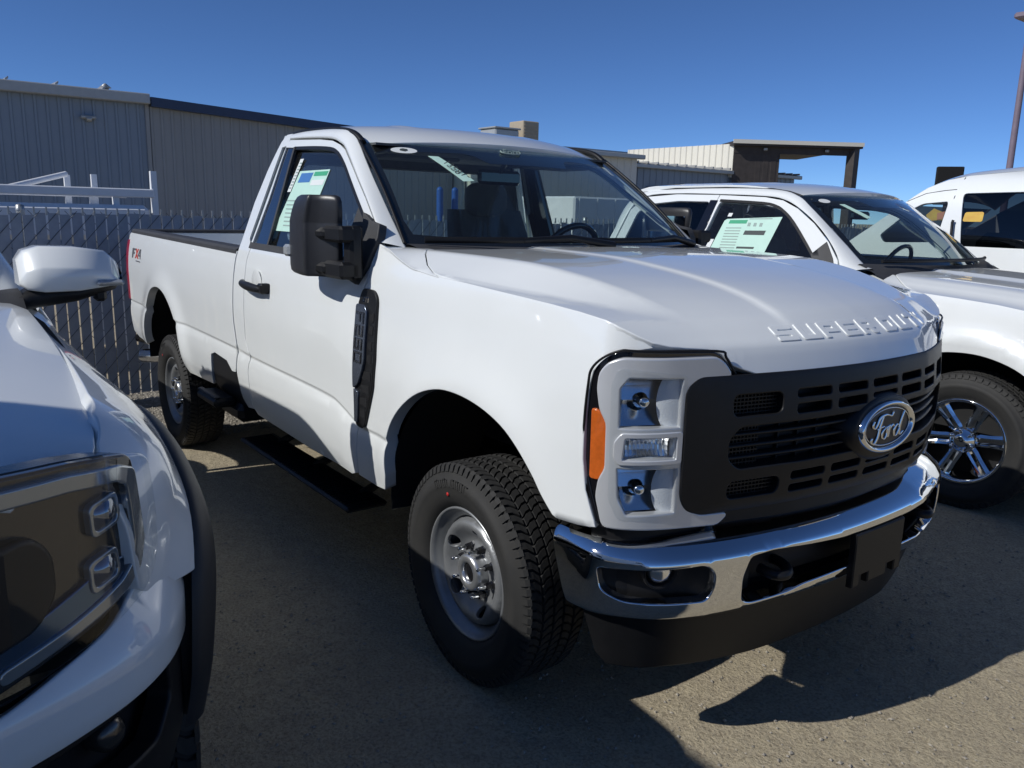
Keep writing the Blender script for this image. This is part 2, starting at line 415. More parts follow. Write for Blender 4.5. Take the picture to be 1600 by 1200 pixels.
stones('gravel',26000,lambda r:(r.uniform(-5.9,-3.75),r.uniform(-2.6,3.2)),.006,.022,'loose tan gravel along the foot of the slatted fence',M['gravel'],1)
stones('grit',9000,lambda r:(r.uniform(-2.2,1.7),r.uniform(-2.0,2.2)),.0015,.0095,'small grit scattered over the packed dirt in front of the trucks',M['gravel'],2)
# ================================================================== fence
M['slat']=mat('fence_slat',(.34,.38,.44),.55,noise=.25,nscale=6)
M['galv']=mat('galvanised',(.42,.43,.43),.42,metal=.75,noise=.25,nscale=40)
M['wire']=mat('fence_wire',(.10,.105,.11),.5,metal=.5)
FX=-5.36; FH=1.60
fence=thing('chain_link_fence','chain-link fence with grey-blue privacy slats behind the parked trucks','fence',loc=(FX,0,0))
smesh=None; rnd=random.Random(5)
y0,y1,pit=-4.6,16.5,.087
n=int((y1-y0)/pit)
for i in range(n):
    if smesh is None:
        mb=MB(); mb.box((-.004,-.0375,.03),(.004,.0375,FH-.03)); smesh=mb.mesh('slat')
        smesh.materials.append(M['slat'])
    o=D.objects.new('slat',smesh); COL.objects.link(o); o.parent=fence; o.location=(rnd.uniform(-.004,.004),y0+i*pit,rnd.uniform(-.015,.02)); o.rotation_euler=(rnd.uniform(-.004,.004),0,rnd.uniform(-.10,.10))
mb=MB(); w=.0022; P2=pit
H=FH
def wire(a,b,x): 
    a=V((x,a[0],a[1]));b=V((x,b[0],b[1])); d=(b-a).normalized(); q=V((0,-d.z,d.y))*w; e=V((w,0,0))
    mb.add([a+q,a+e,a-q,a-e,b+q,b+e,b-q,b-e],[(0,1,5,4),(1,2,6,5),(2,3,7,6),(3,0,4,7)])
sl=1.15
k=y0-H/sl
while k<y1:
    for sg,x in ((1,.009),(-1,.0065)):
        a=[k,0.02];b=[k+H/sl,H]
        if sg<0:a,b=[k+H/sl,0.02],[k,H]
        for p,q in((a,b),(b,a)):
            pass
        lo=max(min(a[0],b[0]),y0);hi=min(max(a[0],b[0]),y1)
        if hi>lo:
            f=lambda y:a[1]+(b[1]-a[1])*(y-a[0])/(b[0]-a[0])
            wire((lo,f(lo)),(hi,f(hi)),x if sg>0 else -.008)
    k+=P2*1.5
tag(mb.build('wire_mesh',M['wire'],fence),kind='stuff')
mb=MB()
for i in range(n): mb.box((-.006,y0+i*pit+.037,FH-.035),(.006,y0+i*pit+.050,FH+.028))
tag(mb.build('wire_ends',M['galv'],fence),kind='stuff')
for y in [y0+3.0*k for k in range(8)]:
    mb=MB().tube([(-.05,y,0),(-.05,y,FH+.02)],.03,10); mb.lathe([(.034,FH),(.03,FH+.04),(.001,FH+.05)],Matrix.Translation((-.05,y,0)),12); mb.build('post',M['galv'],fence)
MB().tube([(-.05,y0,.06),(-.05,y1,.06)],.006,6).build('tension_wire',M['galv'],fence)
# ================================================================== buildings
def corrugated(name,a,b,z0,z1,mt,parent,pit=.30,dep=.028,z1b=None):
    """ribbed metal wall between plan points a and b; ribs stand out to the left of a->b"""
    a=V(a);b=V(b);L=(b-a).length;t=(b-a)/L;nr=V((-t.y,t.x)); z1b=z1 if z1b is None else z1b
    n=int(L/pit); pit=L/n; top=[];bot=[]
    for i in range(n):
        for u,d in ((0,0),(.62,0),(.70,dep),(.88,dep),(.96,0)):
            s=(i+u)*pit; p=a+t*s+nr*d; zz=z1+(z1b-z1)*s/L
            bot.append(V((p.x,p.y,z0)));top.append(V((p.x,p.y,zz)))
    p=b; bot.append(V((p.x,p.y,z0)));top.append(V((p.x,p.y,z1b)))
    return MB().grid([bot,top],False).build(name,mt,parent)
M['wallA']=mat('grey_blue_siding',(.24,.29,.35),.45,metal=.1,noise=.10,nscale=.6)
M['wallB']=mat('tan_siding',(.31,.32,.32),.5,noise=.10,nscale=.8)
M['wallC']=mat('cream_siding',(.70,.67,.58),.45,noise=.08,nscale=.7)
M['gutter']=mat('grey_gutter',(.42,.43,.42),.4,metal=.3,noise=.1)
M['bluetrim']=mat('dark_blue_trim',(.035,.055,.11),.4,noise=.15)
M['roofm']=mat('roof_metal',(.45,.44,.41),.4,metal=.4,noise=.2,nscale=1.5)
M['steelbrown']=mat('rusty_frame',(.06,.05,.045),.6,noise=.35,nscale=6)
M['concrete']=mat('block_wall',(.30,.29,.27),.9,noise=.2,nscale=3)
bx=-18.0
bA=thing('metal_building','long grey-blue ribbed metal building beyond the fence at the left','building',loc=(bx,0,0))
corrugated('wall',(0,2.45),(0,-16),0,4.02,M['wallA'],bA,.22)
corrugated('wall',(0,10.6),(0,2.5),0,3.60,M['wallB'],bA,.22,z1b=3.98)
MB().box((-.02,2.42,0),(.05,2.50,4.0)).build('corner_trim',M['wallB'],bA)
MB().box((.04,-16,3.86),(.24,2.5,4.08),bev=.02).build('gutter',M['gutter'],bA)
MB().add([(x,y,z+(0 if y<5 else -.38)) for y in (2.52,10.7) for x,z in ((.04,3.82),(.22,3.82),(.22,4.02),(.04,4.02))],[(0,1,2,3),(7,6,5,4),(0,4,5,1),(1,5,6,2),(2,6,7,3),(3,7,4,0)]).build('eave_trim',M['bluetrim'],bA)
rows=[]
mb=MB(); mb.add([(.02,-16,4.07),(.02,2.5,4.03),(.02,10.7,3.62),(-9,10.7,3.9),(-9,2.5,4.4),(-9,-16,4.4)],[(0,1,4,5),(1,2,3,4)]); mb.build('roof',M['roofm'],bA)
for y in [-15.5+.9*k for k in range(20)]: MB().add([(x,yy,z) for x,z in ((.1,4.07),(-8.9,4.42)) for yy,dz in ((y-.03,0),(y+.03,0)) for z in (z,z+.05)],[(0,1,3,2),(4,6,7,5),(0,4,5,1),(1,5,7,3),(3,7,6,2)]).build('roof_seam',M['roofm'],bA)
MB().box((-9,-16,0),(-8.9,10.6,3.8)).build('back_wall',M['wallB'],bA)
MB().box((-8.9,10.55,0),(-.1,10.6,3.60)).build('end_wall',M['wallB'],bA)
mb=MB(); mb.tube([(.12,1.2,3.45),(.12,1.3,3.45)],.06,8); mb.box((.0,1.1,3.45),(.16,1.4,3.52),bev=.02); mb.build('wall_light',M['gutter'],bA)
mb=MB(); mb.lathe([(.07,0),(.07,.10),(.13,.11),(.02,.20)],Matrix.Translation((-.5,1.75,4.09)),12); mb.build('roof_vent',M['roofm'],bA)
# lit ribbed wall seen through the cab
M['wallC2']=mat('cream_siding_lit',(.66,.66,.60),.45,noise=.08,nscale=.7)
bM=thing('workshop_building','cream ribbed workshop wall with white downpipe seen through the cab of the middle truck','building')
corrugated('wall',(-17.5,17.5),(-17.5,10.75),0,3.62,M['wallC2'],bM,.3)
MB().box((-17.46,10.75,0),(-17.30,10.98,3.6),bev=.02).build('downpipe',M['wallC'],bM)
mb=MB(); mb.add([(-17.3,10.7,3.62),(-17.3,17.6,3.62),(-24,17.6,3.72),(-24,10.7,3.72)],[(0,1,2,3)]); mb.build('roof',M['roofm'],bM)
MB().box((-17.4,10.7,3.52),(-17.2,17.6,3.66),bev=.02).build('gutter',M['gutter'],bM)
MB().box((-24,10.7,0),(-17.55,10.74,3.62)).build('end_wall',M['wallC'],bM)
for y in (9.25,9.72): tag(MB().tube([(-16.5,y,0),(-16.5,y,2.25)],.09,12).lathe([(.09,2.25),(.06,2.31),(.001,2.33)],Matrix.Translation((-16.5,y,0)),12).build('bollard',mat('blue_paint%d'%(y*100),(.03,.10,.36),.4,noise=.2)),'blue guard post %s in front of the cream workshop wall'%('further left' if y<9.5 else 'further right'),'post','blue guard posts')
# low shaded wing at the right
bR=thing('low_metal_building','low grey metal building wing with ribbed wall and seamed eave behind the right-hand truck','building')
corrugated('wall',(-18,27),(-18,17.7),0,3.42,M['wallA'],bR,.3)
mb=MB(); mb.add([(-17.8,17.65,3.46),(-17.8,27.2,3.40),(-24,27.2,3.95),(-24,17.65,4.0)],[(0,1,2,3)]); mb.build('roof',M['roofm'],bR)
MB().box((-17.92,17.65,3.30),(-17.76,27.2,3.44),bev=.02).build('gutter',M['gutter'],bR)
for k in range(20):
    y=17.8+k*.48; MB().box((-19.5,y-.03,3.45),(-17.72,y+.03,3.52)).build('roof_seam',M['roofm'],bR)
MB().box((-17.97,18.5,0),(-17.9,20.8,2.7)).build('bay_opening',M['void'],bR)
# carport / open shed
bC=thing('open_shed','cream metal shed with open dark bay and flat overhanging roof at the right','shed')
A_=V((-17.8,22.8));B_=V((-14.9,27.1));C_=V((-24.2,23.7))
corrugated('side_wall',(A_.x,A_.y),(C_.x,C_.y),3.2,4.40,M['wallC'],bC,.33,.04,z1b=4.53)
t_=(B_-A_).normalized(); B_=A_+t_*((B_-A_).length-.55); n_=V((-t_.y,t_.x)); n_= n_ if n_.x<0 else -n_
def q3(p,z): return (p.x,p.y,z)
for nm,z0_,z1_,ex in (('roof',4.33,4.48,.25),):
    a=A_-t_*.1-n_*ex;b=B_+t_*.12-n_*ex;c=B_+t_*.12+n_*6.0;d=A_-t_*.1+n_*6.0
    mb=MB(); mb.add([q3(p,z) for z in (z0_,z1_) for p in (a,b,c,d)],[(3,2,1,0),(4,5,6,7),(0,1,5,4),(1,2,6,5),(2,3,7,6),(3,0,4,7)]); mb.build(nm,M['steelbrown'],bC)
a=A_-t_*.12-n_*.27;b=B_+t_*.14-n_*.27
mb=MB(); mb.add([q3(p,z) for z in (4.40,4.54) for p in (a,b,b-n_*.03,a-n_*.03)],[(4,5,6,7),(0,1,5,4),(1,2,6,5),(2,3,7,6),(3,0,4,7)]); mb.build('roof_edge',M['wallC'],bC)
for p,w_ in ((B_-t_*.12,.16),): mb=MB(); mb.box((p.x-w_,p.y-w_,0),(p.x+w_,p.y+w_,4.34)); mb.build('post',M['steelbrown'],bC)
mb=MB(); a=A_+t_*.02;b=A_+t_*1.75; mb.add([q3(a,0),q3(b,0),q3(b,4.33),q3(a,4.33)],[(0,1,2,3)]); mb.build('bay_wall',M['steelbrown'],bC)
corrugated('bay_lining',(a.x-.02,a.y-.02),(b.x,b.y-.02),0,4.28,M['steelbrown'],bC,.25)
mb=MB(); a=B_-n_*.02;b=A_-n_*.02; mb.add([q3(a,4.08),q3(b,4.08),q3(b,4.33),q3(a,4.33)]+[q3(a+n_*.05,4.08),q3(b+n_*.05,4.08),q3(b+n_*.05,4.33),q3(a+n_*.05,4.33)],[(0,1,2,3),(7,6,5,4),(0,4,5,1)]); mb.build('header_beam',M['steelbrown'],bC)
for k in (.25,.75): 
    p=A_.lerp(B_,k)-n_*.1; MB().box((p.x-.06,p.y-.06,4.18),(p.x+.06,p.y+.06,4.28),bev=.02).build('floodlight',M['gutter'],bC)
# beige parapet building behind
bP=thing('beige_building','flat beige building with ribbed parapet between the middle truck roof and the cream shed','building')
corrugated('wall',(-26,29),(-26,14),0,4.55,M['wallB'],bP,.35)
MB().box((-30,14,4.5),(-25.9,29,4.62)).build('parapet_cap',M['gutter'],bP)
ru=thing('rooftop_cooler','tan boxy evaporative cooler standing on the roof behind the middle truck','cooler',loc=(-23.5,17.4,4.1))
M['tan']=mat('tan_cooler',(.42,.35,.25),.6,noise=.15)
MB().box((-.45,-.38,.25),(.45,.38,1.02),bev=.03).build('cabinet',M['tan'],ru)
for k in range(5): MB().box((.45,-.32,.36+.12*k),(.47,.32,.42+.12*k)).build('louvre',M['tan'],ru)
MB().box((-.4,-.3,0),(.4,.3,.25)).build('base',M['gutter'],ru)
rv=thing('roof_duct','low flat metal duct beside the tan rooftop cooler','duct',loc=(-23.3,16.1,4.1))
MB().box((-.5,-.55,0),(.5,.55,.62),bev=.05).build('duct_body',M['gutter'],rv); MB().box((-.55,-.6,.62),(.55,.6,.68),bev=.02).build('duct_lid',M['gutter'],rv)
# ladder rack on a white truck behind the fence
lr=thing('ladder_rack','white steel ladder rack of a work truck showing over the fence at the left','rack')
M['rackwhite']=mat('rack_white',(.74,.75,.76),.4,noise=.06)
X=-7.3
MB().box((X-.04,-3.8,1.74),(X+.04,-.13,1.83),bev=.01).build('beam',M['rackwhite'],lr)
MB().box((X-1.3,-3.8,1.74),(X-1.22,-.13,1.83),bev=.01).build('beam',M['rackwhite'],lr)
for y,h in ((-.15,2.02),(-.50,2.0),(-.78,1.98)):
    MB().prism([(-.045,0),(.045,0),(.03,h-1.2),(-.03,h-1.2)],frame_at((X-.02 if y>-.2 else X-1.26,y,1.2),(0,1,0),(-1,0,0)),.06).build('upright',M['rackwhite'],lr)
    MB().tube([(X-1.26,y+.03,1.80),(X,y+.03,1.80)],.03,8).build('crossbar',M['rackwhite'],lr)
MB().tube([(X-.1,-1.5,1.79),(X-.6,-.86,1.97)],.03,8).build('brace',M['rackwhite'],lr)
MB().box((X-1.5,-4.0,1.30),(X+.1,-.2,1.66),bev=.05).build('utility_box',M['rackwhite'],lr)
for y in (-3.6,-.5):
    for x in (X-.04,X-1.26): MB().box((x-.03,y-.03,0),(x+.03,y+.03,1.75)).build('leg',M['rackwhite'],lr)
# box trailer seen through the cab
bt=thing('box_trailer','white box trailer behind the fence seen through the windshield of the middle truck','trailer',loc=(-9.5,7.95,0))
MB().box((-1.2,-1.2,.55),(1.2,1.3,1.98),bev=.03).build('box',M['rackwhite'],bt)
MB().box((-1.25,-1.25,.45),(1.25,1.35,.55)).build('frame',M['steelbrown'],bt)
for x in (-1.0,.9): MB().lathe([(.02,-.1),(.3,-.1),(.34,-.06),(.34,.06),(.3,.1),(.02,.1)],Matrix.Translation((x,-1.1,.34))@Matrix.Rotation(math.pi/2,4,'X'),24).build('wheel',M['rubber'],bt)
for k in range(6): MB().box((1.2,-1.1+.42*k,.58),(1.215,-1.07+.42*k,1.95)).build('rib',M['rackwhite'],bt)
# light pole
lp=thing('light_pole','tall purple-grey parking-lot light pole at the right edge','light pole',loc=(-6.8,19.32,0))
M['polem']=mat('pole_paint',(.20,.16,.20),.5,noise=.15)
MB().tube([(0,0,0),(0,0,3.5),(0,0,6.55)],[.085,.075,.065],14).build('pole',M['polem'],lp)
MB().tube([(0,0,6.3),(.1,-.40,6.45)],.04,8).build('arm',M['polem'],lp)
MB().box((-.2,-.45,6.36),(.25,.30,6.50),bev=.04).build('lamp_head',M['polem'],lp)
MB().lathe([(.28,0),(.28,.06),(.14,.08),(.14,.12)],Matrix.Identity(4),14).build('base',M['polem'],lp)
sg_=thing('black_sign','black rectangular sign box on a post beyond the white van','sign',loc=(-9.0,21.0,0))
MB().box((-.33,-.12,2.2),(.33,.12,3.22),bev=.02,M=Matrix.Rotation(.6,4,'Z')).build('cabinet',M['void'],sg_)
MB().tube([(0,0,0),(0,0,2.25)],.07,10).build('post',M['steelbrown'],sg_)
# ================================================================== the white regular-cab pickup in the middle
def sm(a,b,x):
    t=min(1,max(0,(x-a)/(b-a)));return t*t*(3-2*t)
def cub(tab,x):
    n=len(tab)
    if x<=tab[0][0]:return tab[0][1]
    if x>=tab[-1][0]:return tab[-1][1]
    i=0
    while x>tab[i+1][0]:i+=1
    def d(k):return (tab[k+1][1]-tab[k][1])/(tab[k+1][0]-tab[k][0])
    def m(k):
        if k==0:return d(0)
        if k==n-1:return d(n-2)
        a,b=d(k-1),d(k)
        return 0 if a*b<=0 else 2*a*b/(a+b)
    h=tab[i+1][0]-tab[i][0];t=(x-tab[i][0])/h
    return ((2*t**3-3*t*t+1)*tab[i][1]+(t**3-2*t*t+t)*h*m(i)+(-2*t**3+3*t*t)*tab[i+1][1]+(t**3-t*t)*h*m(i+1))
CREASE=[(-4.7,.945),(-3.4,.93),(-2.19,.908),(-2.0,.898),(-1.15,.880),(-1.01,.873),(-.90,.846),(-.77,.808),(-.68,.800),(-.5,.806),(2,.806)]
PROF=[(-.42,.925),(-.37,.952),(-.31,.975),(-.22,.996),(-.12,1.003),(-.05,.999),(-.010,.989),(.004,.9985),(.04,.9985),(.2,1.0),(.33,.994),(.44,.980),(.52,.962),(.60,.934),(.86,.846),(1.06,.777),(1.12,.752),(1.2,.70)]
def W(x,z):
    zc=cub(CREASE,x); fade=sm(1.15,1.5,z)
    w=cub(PROF,z-(zc*(1-fade)+.9*fade))
    if .5<z<1.35:
        for cx,cz,R in ((0.,.57,.52),(-3.74,.60,.50)):
            w+=.022*math.exp(-((math.hypot(x-cx,z-cz)-R)/.10)**2)*sm(.5,.75,z)
    w-=.035*sm(.25,.75,x)*sm(.2,.75,x)
    if x>.60: w-=.10*((x-.60)/.13)**2
    return w
fS=lambda x,z:V((x,-W(x,z),z))
def mkplan(pts):
    P=[(-pts[1][0],pts[1][1])]+pts+[(2*pts[-1][0]-pts[-2][0],2*pts[-1][1]-pts[-2][1])]
    o=[]
    for i in range(1,len(P)-2):
        p0,p1,p2,p3=P[i-1:i+3]
        for k in range(8):
            t=k/8
            o.append(tuple(.5*((2*p1[j])+(-p0[j]+p2[j])*t+(2*p0[j]-5*p1[j]+4*p2[j]-p3[j])*t*t+(-p0[j]+3*p1[j]-3*p2[j]+p3[j])*t**3) for j in (0,1)))
    o.append(P[-2]); s=[0]
    for a,b in zip(o,o[1:]): s.append(s[-1]+math.hypot(b[0]-a[0],b[1]-a[1]))
    def at(q,off=0):
        a=abs(q); i=0
        while i<len(s)-2 and s[i+1]<a:i+=1
        k=(a-s[i])/(s[i+1]-s[i]); y=o[i][0]+k*(o[i+1][0]-o[i][0]); x=o[i][1]+k*(o[i+1][1]-o[i][1])
        def tg(j):
            j0=max(0,j-1);j1=min(len(o)-1,j+1); dx=o[j1][1]-o[j0][1];dy=o[j1][0]-o[j0][0]
            if j==0:dx=0
            L=math.hypot(dx,dy);return dx/L,dy/L
        ta,tb=tg(i),tg(i+1); tx=ta[0]+k*(tb[0]-ta[0]);ty=ta[1]+k*(tb[1]-ta[1]);L=math.hypot(tx,ty)
        x+=ty/L*off; y+=-tx/L*off
        return x,(-y if q>=0 else y)
    return at
FPL=mkplan([(0,.885),(.2,.876),(.4,.852),(.62,.805),(.76,.768),(.85,.738),(.915,.700),(.955,.655),(.975,.60),(.985,.52),(.99,.40)])
BPL=mkplan([(0,.935),(.2,.929),(.4,.911),(.6,.878),(.75,.836),(.86,.782),(.93,.715),(.975,.64),(.99,.56),(.995,.45)])
def fF(d=0):
    def f(s,z): x,y=FPL(s,d); return V((x,y,z))
    return f
def XF(y):
    y=abs(y); lo,hi=0,1.2
    for _ in range(30):
        m=(lo+hi)/2
        if -FPL(m)[1]<y: lo=m
        else: hi=m
    return FPL(lo)[0]
XFT=[(i*.05,XF(i*.05)) for i in range(20)]
T=thing('pickup_truck','white regular-cab pickup truck with black grille and chrome bumper in the middle of the lot','pickup truck')
OUT=(0,-1,0)
# ---- bed sides
bed=[(-2.262,1.428),(-4.66,1.462),(-4.70,1.44),(-4.69,1.395),(-4.665,.94),(-4.62,.70),(-4.50,.665),(-4.262,.650)]
bed+=spl([(-4.232,.651),(-4.14,.88),(-4.02,1.03),(-3.90,1.095),(-3.74,1.115),(-3.60,1.09),(-3.49,1.035),(-3.39,.955),(-3.31,.86),(-3.268,.76),(-3.25,.64)])
bed+=[(-3.22,.60),(-3.0,.604),(-2.735,.615),(-2.70,.70),(-2.672,.81),(-2.60,.83),(-2.385,.815),(-2.30,.768),(-2.245,.772),(-2.226,.908),(-2.262,1.05),(-2.262,1.257),(-2.268,1.39)]
CRX=[(x*.022-4.75,cub(CREASE,x*.022-4.75)+d) for x in range(222) for d in (-.020,-.008,.006,.020)]
panel('bed_side',[bed],fS,.035,M['white'],T,OUT,both=True,depth=.05,r=.004,extra=CRX)
# ---- cab corner and rear pillar
corner=[(-2.046,.60),(-2.045,.75),(-2.052,.81),(-2.028,.894),(-2.082,.975),(-2.083,1.1),(-2.086,1.307),(-2.092,1.393),(-2.080,1.446),(-2.10,1.470),(-2.135,1.500),(-2.046,1.972),(-1.99,1.978),(-1.975,2.012),(-1.96,2.036),(-2.04,2.034),(-2.075,2.0),(-2.10,1.95),(-2.15,1.849),(-2.205,1.689),(-2.228,1.527),(-2.238,1.446),(-2.243,1.39),(-2.240,1.257),(-2.238,1.05),(-2.200,.908),(-2.220,.78),(-2.20,.70),(-2.19,.63),(-2.15,.585)]
panel('cab_corner',[corner],fS,.035,M['white'],T,OUT,both=True,depth=.04,r=.003,extra=CRX)
# ---- doors with window opening
win=spl([(-.83,1.545),(-.816,1.581),(-.892,1.631),(-.996,1.703),(-1.125,1.79),(-1.216,1.853),(-1.296,1.900),(-1.353,1.923),(-1.433,1.938),(-1.615,1.951),(-1.849,1.962)],k=3)+[(-1.99,1.970),(-2.02,1.700),(-2.075,1.478),(-1.66,1.470),(-.90,1.462)]
door=[(-.778,.590),(-.778,.80),(-.772,1.10),(-.775,1.293),(-.752,1.365),(-.716,1.436),(-.722,1.535)]+[(-.763,1.580),(-.826,1.628),(-.944,1.709),(-1.062,1.784),(-1.147,1.84),(-1.276,1.922),(-1.342,1.947),(-1.438,1.970),(-1.589,1.984),(-1.829,1.996),(-1.966,2.002),(-1.985,1.990),(-2.02,1.80),(-2.085,1.478)]+[(-2.067,1.446),(-2.080,1.393),(-2.073,1.307),(-2.070,1.1),(-2.069,.975),(-2.014,.894),(-2.039,.81),(-2.032,.75),(-2.033,.60),(-2.0,.575),(-1.3,.555),(-.85,.565)]
doorR,doorL=panel('door',[door,win],fS,.035,M['white'],T,OUT,both=True,depth=.03,r=.003,extra=CRX)
def both(name,loops,d,mt,parR,parL,step=.04,**k):
    f=off(fS,d,OUT); a,b=panel(name,loops,f,step,mt,parR,OUT,both=True,**k); b.parent=parL; return a,b
both('window_glass',[spl([(-.80,1.53),(-.81,1.59),(-.892,1.638),(-.996,1.710),(-1.125,1.797),(-1.216,1.86),(-1.296,1.905),(-1.353,1.93),(-1.433,1.945),(-1.615,1.958),(-1.86,1.968)],k=2)+[(-1.84,1.46),(-.86,1.452)]],-.018,M['sglass'],doorR,doorL,r=0,depth=.004,step=.08)
both('pillar_trim',[[(-1.860,1.966),(-1.99,1.973),(-2.022,1.70),(-2.022,1.476),(-1.838,1.470)]],-.008,M['gloss'],doorR,doorL,depth=.02,step=.06)
both('quarter_glass',[[(-1.998,1.972),(-2.042,1.970),(-2.130,1.505),(-2.100,1.476),(-2.03,1.476),(-2.03,1.70)]],-.010,M['sglass'],doorR,doorL,depth=.004,r=0,step=.06)
def strip(path,w,d,mt,name,pr,pl,n=2):
    """flat strip following a path on the side surface"""
    P=[V(p) for p in resample(path,.03,False)]; rows=[]
    for i,p in enumerate(P):
        t=(P[min(i+1,len(P)-1)]-P[max(i-1,0)]).normalized(); q=V((-t.y,t.x))
        f=off(fS,d,OUT); g=off(fS,d-.012,OUT)
        rows.append([g(p.x+q.x*w/2,p.y+q.y*w/2),f(p.x+q.x*w/2,p.y+q.y*w/2),f(p.x-q.x*w/2,p.y-q.y*w/2),g(p.x-q.x*w/2,p.y-q.y*w/2)])
    mb=MB().grid(rows,False); mb.build(name,mt,pr); mb.mirrored().build(name,mt,pl)
strip([(-2.09,1.468),(-1.66,1.462),(-.86,1.452)],.030,.004,M['trim'],'window_trim',doorR,doorL)
strip([(-1.845,1.47),(-1.865,1.963)],.020,.004,M['trim'],'window_trim',doorR,doorL)
strip(spl([(-1.87,1.958),(-1.615,1.948),(-1.433,1.935),(-1.355,1.918),(-1.296,1.893),(-1.216,1.846),(-1.125,1.783),(-.996,1.696),(-.85,1.60)],k=3),.016,.001,M['black'],'window_trim',doorR,doorL)
# door handles: bracket, grip and scoop
for q,par in ((1,doorR),(-1,doorL)):
    mb=MB()
    rows=[]
    for i in range(13):
        t=i/12; x=-2.055+.335*t; b=.018+.028*math.sin(math.pi*min(1,max(0,(t-.02)/.96)))**.5
        h=.017+.006*(1-abs(2*t-1)); p=fS(x,1.278-.012*t)
        rows.append([p+V((0,-b+.018*math.cos(a)*1.0,h*math.sin(a))) for a in [2*math.pi*k/12 for k in range(12)]])
    mb.grid(rows,True,closed_v=True); mb.add(rows[0],[tuple(range(12))]); mb.add(rows[-1],[tuple(range(12))[::-1]])
    mb.box((-1.775,-1.035,1.247),(-1.718,-.98,1.297),bev=.008)
    (mb if q>0 else mb.mirrored()).build('door_handle',M['black'],par)
    sc=MB()
    sc.lathe([(.002,.002),(.055,.004),(.07,.001)],frame_at(fS(-1.90,1.285)+V((0,.001,0)),(0,-1,0)),24)
    (sc if q>0 else sc.mirrored()).build('handle_recess',M['white'],par)
HC=[(-.80,1.538),(-.46,1.533),(0,1.521),(.3,1.493),(.5,1.464),(.62,1.438),(.70,1.414),(.75,1.394),(.79,1.368),(.825,1.340),(.852,1.318),(.862,1.305),(.870,1.284),(.878,1.262),(.890,1.225)]
HD=[(0,0),(.30,.001),(.345,.002),(.385,.0105),(.45,.0112),(.57,.0125),(.60,.0140),(.63,.0185),(.72,.0385),(.80,.056),(.88,.0735),(.91,.079),(.935,.0815),(.965,.084),(1.0,.090)]
SHF=[(0,0),(.1,.0021),(.2,.0084),(.3,.0188),(.4,.0334),(.5,.0522),(.6,.0745),(.7,.096),(.8,.110),(.9,.1155),(1.0,.117)]
def hsh(u,y): return cub(SHF,abs(y))*sm(.05,.75,u)
def hood_u(x,y):
    u=x
    for _ in range(14): u=x+hsh(u,y)
    return u
ZE=[(-.80,1.540),(-.72,1.533),(-.62,1.512),(-.50,1.474),(-.38,1.448),(-.26,1.440),(-.10,1.433),(.119,1.421),(.391,1.406),(.55,1.391),(.64,1.376),(.72,1.345),(.9,1.27)]   # height of the fender shoulder
YT=[(-.80,.865),(-.5,.838),(-.2,.805),(.03,.780),(.36,.742),(.59,.700),(.75,.665)]          # top of the hood's side slope
YL=[(-.80,.930),(-.4,.952),(-.2,.945),(.0,.925),(.2,.900),(.4,.865),(.6,.800),(.75,.75)]      # foot of the slope, a ledge runs outside it
HD=[(0,0),(.30,.001),(.345,.002),(.385,.0105),(.45,.0112),(.9,.014)]
def lramp(t,e=.12):
    if t<=-e:return 0.
    if t>=1+e:return 1.
    if t<e:return (t+e)**2/(4*e)
    if t>1-e:return 1-(1+e-t)**2/(4*e)
    return t
def hood_at(u,x,y):
    a=abs(y); zt=cub(HC,u)-cub(HD,a)*(1-sm(.72,.86,u)); zl=min(cub(ZE,x),zt); yt=cub(YT,x); yl=cub(YL,x)
    r=lramp((a-yt)/(yl-yt)); f=1-sm(.60,.80,x)
    z=zt+(zl+.006-zt)*r*f if zt>zl+.006 else zt
    z-=.006*max(0,min(1,(a-yl)/(.96-yl)))*f
    return z
def hood_zu(u,y): return hood_at(u,u-hsh(u,y),y)
def hood_z(x,y): return hood_at(hood_u(x,y),x,y)
fH=lambda u,y:V((u-hsh(u,y),y,hood_zu(u,y)))
fHx=lambda x,y:V((x,y,hood_z(x,y)))
# ---- front fenders
hood_edge=[(x,cub(ZE,x)) for x in (-.715,-.66,-.60,-.54,-.48,-.42,-.36,-.28,-.204,-.04,.119,.25,.391,.51,.61)]+[(.645,1.370),(.685,1.343),(.712,1.320)]
arch=spl([(.505,.803),(.448,.86),(.402,.914),(.329,.979),(.248,1.027),(.131,1.062),(-.008,1.078),(-.141,1.068),(-.284,1.017),(-.421,.918),(-.493,.809),(-.505,.655)],k=4)
fend=[(-.704,1.436),(-.716,1.50)]+hood_edge+[(.665,1.307),(.618,1.281),(.586,1.248),(.578,1.209),(.574,1.118),(.578,.996),(.591,.909),(.630,.811),(.573,.801)]+arch+[(-.53,.590),(-.60,.583),(-.766,.585),(-.766,.80),(-.760,1.10),(-.763,1.293),(-.740,1.362)]
fendR,fendL=panel('fender',[fend],fS,.03,M['white'],T,OUT,both=True,depth=.045,r=.004,extra=CRX)
